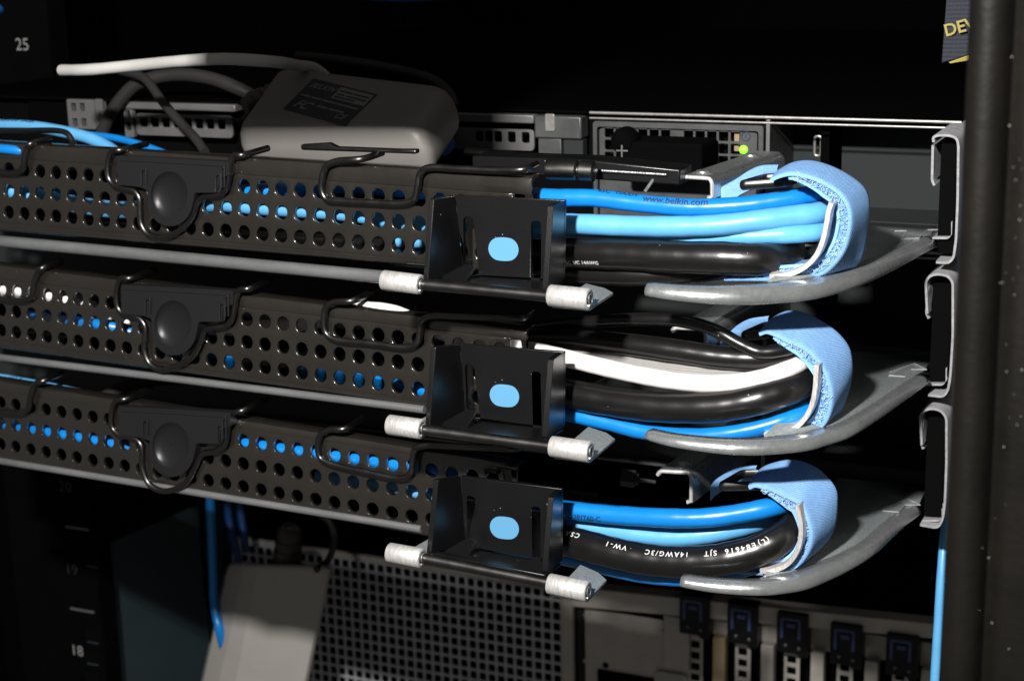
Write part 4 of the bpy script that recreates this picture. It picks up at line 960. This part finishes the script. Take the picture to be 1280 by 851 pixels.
for j, (x0, y0, x1, y1) in enumerate(CL):
    Yc = YB-9
    a = bp(x0, y0, Y=Yc); b = bp(x1, y1, Y=Yc)
    o0 = Vector((a.x, 0, a.z)); w = b.x-a.x; hgt = a.z-b.z
    w = 15.6; hgt = 21.5
    cov = bp(x1+6, y0+8, Y=YB)
    cw = 9.5 if j else 7
    cv = obj('slot_cover', MB().plate([(a.x+w*.1, YB+1.2, zs-95), (a.x+w*.62, YB+1.2, zs-95), (a.x+w*.62, YB+1.2, zh-.5), (a.x+w*.1, YB+1.2, zh-.5)],
        [rr(a.x+w*.2, zh-9-6.2*q, a.x+w*.5, zh-5-6.2*q, YB+1.2, .5, 2) for q in range(6)], (0, 1, 0)), M['big'], t, bev=.15)
    obj('slot_divider', MB().box((a.x+w*1.05, YB-4, zs-95), (a.x+w*1.05+6.5, YB+2, zh+1)), M['beige'] if j == 0 else M['big'], t, bev=.4)
    K = obj('retainer_clip', MB().prism(round_path([(a.x, Yc, a.z), (a.x+w, Yc, a.z), (a.x+w, Yc, a.z-hgt-1.5), (a.x+w*.72, Yc, a.z-hgt-1.5), (a.x+w*.66, Yc, a.z-hgt), (a.x, Yc, a.z-hgt)], 1.0, 3, True), (0, 9, 0)), M['clipblack'], t, bev=.5)
    u = [(a.x+w*.17, Yc-.25, a.z-hgt*.62), (a.x+w*.17, Yc-.25, a.z-hgt*.14), (a.x+w*.74, Yc-.25, a.z-hgt*.14), (a.x+w*.74, Yc-.25, a.z-hgt*.62)]
    obj('blue_frame', MB().tube(round_path(u, .6, 3), .75, 8, flat=(.4, 1)), M['clipblue'], K)
    obj('touch_bar', MB().box((a.x+w*.34, Yc-.8, a.z-hgt*.34), (a.x+w*.62, Yc+.2, a.z-hgt*.24)), M['clipblue'], K, bev=.15)
    for (uu, vv) in ((.3, .80), (.74, .84)):
        obj('detent', MB().lathe((a.x+w*uu, Yc, a.z-hgt*vv), (0, -1, 0), [(0, .9), (.5, .8), (.8, .3), (.8, .01)], 10), M['server'], K)

# ------------------------------------------------------------------ rack posts
t = thing('rack_post', (-538, 642, -420), 'black numbered rack post at the far left', 'rack post')
obj('front_flange', MB().box((-575, 642, -460), (-521, 644, 60)), M['rackpaint'], t, bev=.3)
obj('side_flange', MB().box((-523, 644, -460), (-521, 656, 60)), M['lid'], t, bev=.3)
for num, x, y in (('25', 20, 63), ('20', 74, 613), ('19', 82, 716), ('18', 89, 817)):
    p = bp(x, y, Y=641.8)
    text_plane('numeral', num, 8.2, p, (.62, 0, 0), (0, 0, 1), M['num'] if num in ('25', '18') else M['dgrey'], t, lift=.1)
for x0, y0, x1, y1 in ((28, 113, 60, 114.5), (82, 657.5, 111, 660), (88, 759.5, 117.5, 762.5)):
    p = bp(x0, y0, Y=641.8); q = bp(x1, y1, Y=641.8)
    obj('unit_line', MB().box((p.x, 641.6, p.z-.7), (q.x, 641.95, p.z+.5)), M['dnum'], t, smooth=False)
for y0 in (690, 785, 812, 838):
    p = bp(108, y0, Y=642)
    obj('mounting_hole', MB().box((p.x-.5, 641.7, p.z-7), (p.x+8, 641.95, p.z)), M['hole'], t, smooth=False)
    obj('hole_lip', MB().box((p.x, 641.5, p.z-7.6), (p.x+7, 642.5, p.z-7)), M['teal'], t, bev=.15)
# side panel between the left post and the big server
t = thing('side_panel', (-520, 690, -430), 'dark teal steel side panel left of the hanging adapter box', 'panel')
e0 = bp(134, 680, X=-529); e1 = bp(252, 629, X=-529)
obj('sheet', MB().prism([(-529, e0.y, -470), (-529, e1.y+40, -470), (-529, e1.y+40, e1.z-6), (-529, e1.y, e1.z), (-529, e0.y, e0.z)], (-1.2, 0, 0)), M['teal'], t)
obj('front_edge', MB().box((-531.5, e0.y-1.2, -470), (-527.6, e0.y+.8, e0.z)), M['rail_edge'], t, bev=.3)
# near post at the right
t = thing('rack_post', (-20, 330, -250), 'broad brown black rack post with dust specks at the right edge', 'rack post')
xa = bp(1190, 425, Y=330).x
bead = [(xa+4.2+4.2*math.cos(u), 333.5-4.2*math.sin(u), -300) for u in [math.radians(180-150*k/10) for k in range(11)]]
prof = [(xa, 380, -300), (xa, 340, -300)]+bead+[(xa+8.6, 333.2, -300), (xa+9.6, 333.6, -300), (xa+11, 332.6, -300), (xa+12.5, 332, -300), (xa+70, 326, -300), (xa+70, 380, -300)]
obj('upright', MB().prism(prof, (0, 0, 420)), M['post'], t, angle=30)
rnd = random.Random(5); dm = MB()
for _ in range(45):
    px = rnd.uniform(1222, 1279); py = rnd.uniform(0, 850); s = rnd.choice((.06, .07, .09, .12))
    p = bp(px, py, Y=331.0-.02*(px-1208)*0); yy = 332-(p.x-xa)*6/70-.05
    p = bp(px, py, Y=yy)
    k = rnd.randint(5, 7); ph = rnd.random()*6
    rg = [p+Vector((math.cos(ph+2*math.pi*q/k)*s*rnd.uniform(.6, 1.3), 0, math.sin(ph+2*math.pi*q/k)*s*rnd.uniform(.6, 1.5))) for q in range(k)]
    dm.prism(rg, (0, -.08, 0))
for px, py, s in ((1244.5, 26, .55), (1236, 164, .5), (1229, 295, .6), (1204+10, 281, .3), (1217, 544, .55), (1212, 665, .55), (1209, 784, .55)):
    p = bp(px, py, Y=331.4-(px-1208)*.012); p.y -= .15; s *= .8
    dm.prism([p+Vector((math.cos(u)*s*rnd.uniform(.8, 1.4), 0, math.sin(u)*s*rnd.uniform(.6, 1.1))) for u in [2*math.pi*q/8 for q in range(8)]], (0, -.06, 0))
tag(obj('dust_specks', dm, M['ribs'], t, smooth=False), kind='stuff')
# cloth tag at the top right
t = thing('cloth_tag', bp(1195, 78, Y=470), 'slate cloth tag with yellow lettering hanging behind the right post', 'tag')
Yt = 470
obj('cloth', MB().prism([bp(1184, -12, Y=Yt), bp(1224, -22, Y=Yt+2), bp(1220, 66, Y=Yt+2), bp(1177, 79, Y=Yt)], (0, .8, 0)), M['tagcloth'], t, bev=.2)
obj('trim', MB().prism([bp(1186, 78, Y=Yt), bp(1220, 66, Y=Yt+1.8), bp(1220, 74, Y=Yt+2), bp(1188, 79.5, Y=Yt)], (0, .6, 0)), M['yellow'], t)
u = bp(1215, 27, Y=Yt+1)-bp(1182, 45, Y=Yt)
text_plane('lettering', 'DEW', 4.6, bp(1182, 46, Y=Yt-.2), bp(1215, 37, Y=Yt)-bp(1182, 46, Y=Yt), (0, 0, 1), M['yellow'], t, bold=True, lift=.2)

# ------------------------------------------------------------------ added shadow blocker overhead and the dark room behind
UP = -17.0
ov = MB(); ov.box((-284, 366, -9.5), (-210, 376, 110))  # unseen box, added only to cast shade onto the upper adapter box
tag(obj('shadow_blocker_above', ov, M['lid'], bev=.5), kind='structure')
bk = MB(); bk.box((-640, 1200, -900), (500, 1210, 600)); bk.box((-640, 655, -900), (-630, 1200, 600)); bk.box((-632, 690, -900), (-560, 700, 600))
tag(obj('background', bk, M['void']), kind='structure')

# ------------------------------------------------------------------ camera, lamp, world
cam = bpy.data.cameras.new('camera'); co = bpy.data.objects.new('camera', cam); COL.objects.link(co); sc.camera = co
R3 = Matrix(((XC[0], -XC[1], -XC[2]), (YC[0], -YC[1], -YC[2]), (ZC[0], -ZC[1], -ZC[2])))   # columns: right, up, back
co.matrix_world = Matrix.Translation(W((0, 0, 0))) @ R3.to_4x4()
cam.sensor_width = 36; cam.lens = F/1280*36; cam.clip_start = .02; cam.clip_end = 20
cam.dof.use_dof = True; cam.dof.focus_distance = .505; cam.dof.aperture_fstop = 25
flash = bpy.data.lights.new('flash', 'AREA'); fo = bpy.data.objects.new('flash', flash); COL.objects.link(fo)
flash.shape = 'RECTANGLE'; flash.size = .032; flash.size_y = .018; flash.energy = 9.0; flash.color = (1, .975, .95)
fp = W((-128, -20, 168)); fo.location = fp
tgt = W((-190, 480, -130)); fo.rotation_euler = (tgt-fp).to_track_quat('-Z', 'Y').to_euler()
w = bpy.data.worlds.new('World'); sc.world = w; w.use_nodes = True
w.node_tree.nodes['Background'].inputs['Color'].default_value = (1, .97, .93, 1); w.node_tree.nodes['Background'].inputs['Strength'].default_value = .11
sc.view_settings.view_transform = 'Standard'; sc.view_settings.look = 'None'; sc.view_settings.exposure = 0; sc.view_settings.gamma = 1
sc.cycles.max_bounces = 8
